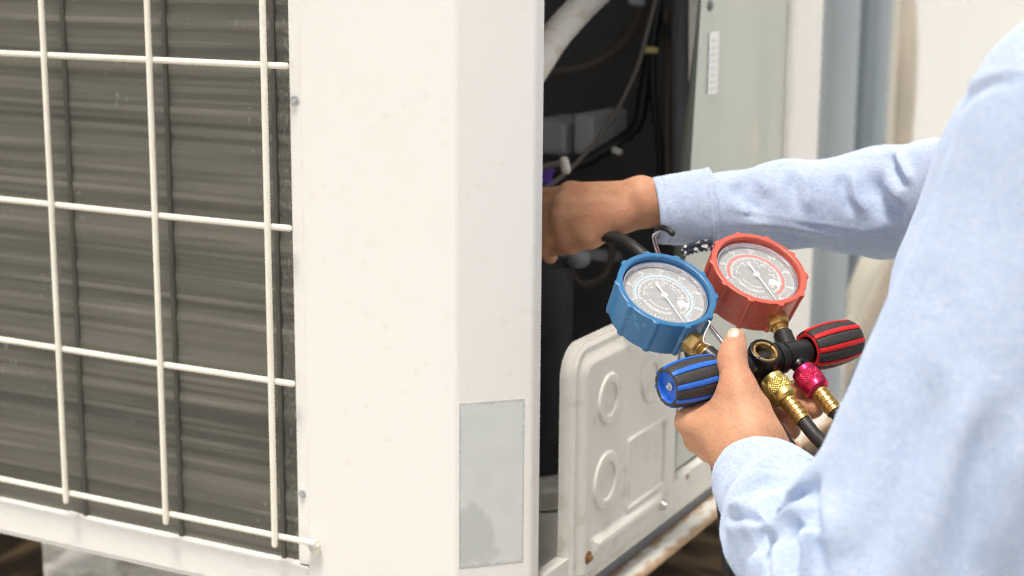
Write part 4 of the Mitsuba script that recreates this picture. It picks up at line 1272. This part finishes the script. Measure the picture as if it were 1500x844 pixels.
def wrinkles(v):
    """Height of the folds (metres) at the points v."""
    out = np.zeros(len(v))
    def seg(a, b):
        t = (b - a) / np.linalg.norm(b - a)
        s = (v - a) @ t / np.linalg.norm(b - a)
        r = np.linalg.norm(v - a - np.outer(np.clip(s, 0, 1) * np.linalg.norm(b - a), t), axis=1)
        return s, r, t
    def ridge(n_):
        return 1 - np.abs(2 * n_ - 1)
    def aniso(a, b, tw, su, sv, seed):
        t, u, w = frame(a, b)
        q = v - a
        s, x, y = q @ t, q @ u, q @ w
        ang_ = np.arctan2(y, x)
        return meshkit.noise(np.stack([(s * su + ang_ * tw), np.cos(ang_) * sv, np.sin(ang_) * sv], 1), seed)
    # right forearm: slanting folds that gather towards the elbow
    s, r, _ = seg(cuffR0, elbowR)
    wgt = np.clip(1 - (r - 0.07) / 0.03, 0, 1) * sst(0.20, 0.45, s) * (1 - sst(1.25, 1.5, s))
    f1 = ridge(aniso(cuffR0, elbowR, 0.55, 17, 0.9, 3))
    f2 = ridge(aniso(cuffR0, elbowR, -0.8, 30, 1.6, 5))
    out += wgt * (0.0036 * sst(0.45, 1, f1) * sst(0.2, 0.8, s) + 0.0016 * sst(0.5, 1, f2)) - wgt * 0.0014
    # left forearm: crosswise folds above the cuff
    s, r, _ = seg(wrist, elbowL)
    wgt = np.clip(1 - (r - 0.085) / 0.03, 0, 1) * sst(0.24, 0.42, s) * (1 - sst(1.1, 1.4, s))
    f1 = ridge(aniso(wrist, elbowL, 0.35, 19, 1.0, 11))
    f2 = ridge(aniso(wrist, elbowL, -0.6, 32, 1.6, 13))
    out += wgt * (0.0085 * sst(0.42, 1, f1) + 0.0040 * sst(0.5, 1, f2) - 0.0030)
    # upper left arm: long soft folds
    s, r, _ = seg(shL, elbowL)
    wgt = np.clip(1 - (r - 0.09) / 0.05, 0, 1) * (1 - sst(0.95, 1.1, s)) * sst(-0.1, 0.15, s)
    f1 = ridge(aniso(shL, elbowL, 0.9, 6.0, 1.5, 21))
    out += wgt * (0.0040 * f1 - 0.002)
    out += 0.0025 * (meshkit.fbm(v * 13, 3, 31) - 0.5) + 0.0012 * (meshkit.fbm(v * 45, 2, 37) - 0.5)
    return out


# crisp folds near the left cuff
SH.fix_normals() if False else None
vn = SH.vertex_normals
SH.vertices = SH.vertices + vn * wrinkles(SH.vertices)[:, None]


def to_px(v):
    c = (v - CAM) @ CM.T
    return np.stack([750 + F_PX * c[:, 0] / c[:, 2], 422 + F_PX * c[:, 1] / c[:, 2]], 1), c[:, 2]


def fold(line, w, depth, d0, d1, ridge=0.6):
    """Presses a fold (metres) into the cloth along a line on its surface; a ridge stands on the upper side."""
    V, N = SH.vertices, SH.vertex_normals
    q, dd = to_px(V)
    ok = (dd > d0) & (dd < d1) & (((CAM - V) * N).sum(1) > 0)
    L_ = spline(np.column_stack([np.array(line, float), np.zeros(len(line))]), 12)[:, :2]
    qi = q[ok]
    dist = np.sqrt(((qi[:, None] - L_[None])**2).sum(-1))
    k = dist.argmin(1)
    dm = dist[np.arange(len(qi)), k]
    tan = np.gradient(L_, axis=0)[k]
    side = np.sign(tan[:, 0] * (qi[:, 1] - L_[k, 1]) - tan[:, 1] * (qi[:, 0] - L_[k, 0]))
    u_ = k / (len(L_) - 1)
    fade = sst(0, 0.30, np.minimum(u_, 1 - u_))
    g = -depth * np.exp(-(dm / w)**2) + ridge * depth * np.exp(-((dm - 1.7 * w) / (1.1 * w))**2) * (side < 0)
    V = V.copy()
    V[ok] += N[ok] * (g * fade)[:, None]
    SH.vertices = V


# left forearm, above the cuff and in the crook of the elbow
fold([(1060, 752), (1076, 757), (1092, 756), (1116, 762)], 6, 0.0100, 1.0, 1.32, 1.0)
fold([(1084, 742), (1096, 722), (1122, 708), (1164, 706)], 9, 0.0060, 1.0, 1.32, 0.2)
fold([(1186, 712), (1160, 728), (1138, 748), (1120, 776), (1112, 812)], 11, 0.0150, 0.95, 1.32, 0.8)
fold([(1172, 760), (1164, 790), (1160, 830), (1163, 880)], 9, 0.0130, 0.9, 1.32, 0.8)
fold([(1136, 775), (1126, 805), (1122, 840), (1130, 880)], 9, 0.0090, 0.9, 1.32, 0.8)
fold([(1196, 690), (1188, 730), (1192, 780), (1206, 860)], 10, 0.0110, 0.85, 1.32, 0.3)
# right sleeve
fold([(1068, 262), (1084, 282), (1104, 302), (1126, 318)], 11, 0.0085, 1.35, 1.65, -0.8)
fold([(1158, 250), (1164, 280), (1170, 318)], 9, 0.0054, 1.35, 1.65, 0.8)
fold([(1232, 250), (1238, 285), (1252, 322)], 9, 0.0070, 1.35, 1.65, 0.8)
fold([(1276, 240), (1282, 285), (1306, 312), (1330, 318)], 16, 0.0109, 1.25, 1.65, 0.6)
fold([(1300, 222), (1312, 250), (1328, 280)], 7, 0.0078, 1.25, 1.65, 0.9)
fold([(1040, 311), (1110, 318), (1200, 333), (1306, 351)], 3.2, 0.0031, 1.35, 1.65, 0.7)
fold([(1090, 352), (1130, 344), (1175, 352), (1230, 362)], 9, 0.0054, 1.35, 1.65, 0.6)
# near arm and shoulder
fold([(1390, 190), (1412, 150), (1440, 128), (1475, 118), (1530, 112)], 7, 0.0026, 0.75, 1.1, 0.7)
fold([(1372, 520), (1345, 640), (1300, 760), (1275, 880)], 34, 0.0085, 0.75, 1.15, 0.7)
fold([(1470, 560), (1440, 680), (1425, 800), (1420, 900)], 30, 0.0093, 0.75, 1.15, 0.7)
relax(SH, 6)
add(PS + '__shirt', SH, M_SHIRT, True)


def cuff(name, a, b, ra, rb, flat, seed, squash=(1, 1), skew=0.0):
    t, u, w = frame(a, b)
    L_ = np.linalg.norm(b - a)
    n, k = 96, 34
    th_ = np.arange(n) * 2 * np.pi / n
    prof = [(0.004, -0.0030), (0.0016, -0.0022), (0.0002, -0.0008), (0.0, 0.0006), (0.0010, 0.0018), (0.0030, 0.0022)]
    prof += [(x, 0.0022 - (0.0009 if abs(x - 0.0062) < 0.0007 else 0)) for x in np.linspace(0.0042, L_ - 0.009, k)]
    prof += [(L_ - 0.0072, 0.0013), (L_ - 0.0050, 0.0021), (L_ - 0.0022, 0.0026), (L_ - 0.0008, 0.0016), (L_ - 0.0002, -0.0018)]
    rings = []
    for x, dr_ in prof:
        r = ra + (rb - ra) * (x / L_) + dr_
        q = np.stack([np.cos(th_) * squash[0], np.sin(th_) * squash[1], np.full(n, x * 30)], 1)
        wob = 0.0026 * (meshkit.noise(q * 1.4, seed) - 0.5) + 0.0010 * (meshkit.noise(q * 4.1, seed + 1) - 0.5)
        r = r + wob
        xo = x + 0.004 * (meshkit.noise(np.stack([np.cos(th_) * 1.1, np.sin(th_) * 1.1, th_ * 0], 1), seed + 2) - 0.5)
        xo = xo + skew * r * (np.cos(th_) * u[0] + np.sin(th_) * w[0]) * (1 - x / L_)
        rings.append(a + np.outer(xo, t) + (r * np.cos(th_) * squash[0])[:, None] * u + (r * np.sin(th_) * squash[1])[:, None] * w)
    key = add(PS + '__shirt__' + name, loft(rings, False, False), M_SHIRT, True)
    st_ = []
    for x0 in (0.0064, L_ - 0.0066):
        for j in range(0, 150):
            a0_, a1_ = j / 150 * 2 * np.pi, (j + 0.62) / 150 * 2 * np.pi
            seg_ = []
            for aa in (a0_, a1_):
                q = np.array([[np.cos(aa) * squash[0], np.sin(aa) * squash[1], x0 * 30]])
                r = ra + (rb - ra) * (x0 / L_) + 0.0022 + 0.0026 * (meshkit.noise(q * 1.4, seed) - 0.5)[0] + 0.0010 * (meshkit.noise(q * 4.1, seed + 1) - 0.5)[0]
                xo = x0 + 0.004 * (meshkit.noise(np.array([[np.cos(aa) * 1.1, np.sin(aa) * 1.1, 0]]), seed + 2) - 0.5)[0]
                xo = xo + skew * r * (np.cos(aa) * u[0] + np.sin(aa) * w[0]) * (1 - x0 / L_)
                seg_.append(a + xo * t + r * np.cos(aa) * squash[0] * u + r * np.sin(aa) * squash[1] * w)
            st_.append(tube(np.array(seg_), 0.00048, 5, False))
    k_ = add(PS + '__shirt__stitching', cat_(*st_), M_THREAD, False, kind='stuff')
    return key


cuff('cuff', cuffL0, cuffL1, 0.0365, 0.0415, 1, 51, (1.0, 0.98), 0.42)
cuff('cuff', cuffR0 - (cuffR1 - cuffR0) * 0.03, cuffR1, 0.0285, 0.0335, 1, 61, (1.0, 1.02))
fray = spline([P(1000, 372, 1.50), P(1012, 367, 1.50), P(1028, 363, 1.50), P(1044, 362, 1.50)], 8)
fm = cat_(tube(fray, 0.0034 + 0.001 * np.sin(np.arange(len(fray)) * 1.7), 10), tube(fray + [0, 0, 0.004], 0.0030, 10))
add(PS + '__shirt__cuff_lining', fm, M_FRAY, True)

ca, cb = head + HX @ [-0.030, 0, -0.205], head + HX @ [-0.012, 0, -0.135]
ct, cu, cw = frame(ca, cb)
th_ = np.arange(72) * 2 * np.pi / 72
rings = [ca + ct * (cb - ca) @ ct * x + np.outer(r * np.cos(th_), cu) + np.outer(r * np.sin(th_), cw) for r, x in ((0.062, 0.5), (0.062, 0.62), (0.064, 0.66), (0.068, 0.62), (0.073, 0.3), (0.080, -0.2), (0.078, -0.5))]
add(PS + '__shirt__collar', loft(rings, False, False), M_SHIRT, True)

# ---- trousers and shoes
def trouser_sdf(p):
    d = cone(p, hipL, hipR, 0.120, 0.120)
    d = smin(d, cone(p, hip + [0, 0, 0.0], hip + [0, 0, 0.08], 0.13, 0.12), 0.05)
    for a, b, c_ in ((hipL, kneeL, ankL), (hipR, kneeR, ankR)):
        g = smin(cone(p, a, b, 0.095, 0.068), cone(p, b, c_, 0.066, 0.048), 0.02)
        d = smin(d, g, 0.04)
    return d + 0.006 * (meshkit.fbm(p * 14, 2, 5) - 0.5)


pts = np.array([hipL, hipR, kneeL, kneeR, ankL, ankR])
TR = surface(trouser_sdf, np.maximum(pts.min(0) - 0.16, [-9, -9, 0.005]), pts.max(0) + 0.18, 0.009)
add(PS + '__trousers', TR, M_TROUS, True)
for a, dirn in ((ankL, face), (ankR, face)):
    base = np.array([a[0], a[1], 0.0])
    sh = surface(lambda p: np.maximum(smin(cone(p, base - dirn * 0.04 + [0, 0, 0.035], base + dirn * 0.15 + [0, 0, 0.026], 0.040, 0.036), cone(p, base + [0, 0, 0.03], np.array([a[0], a[1], max(a[2], 0.06)]) + [0, 0, 0.02], 0.042, 0.048), 0.02), 0.003 - p[..., 2]), base - [0.25, 0.25, 0.0], base + [0.25, 0.25, 0.22], 0.007)
    add(PS + '__shoe', sh, M_SHOE, True)
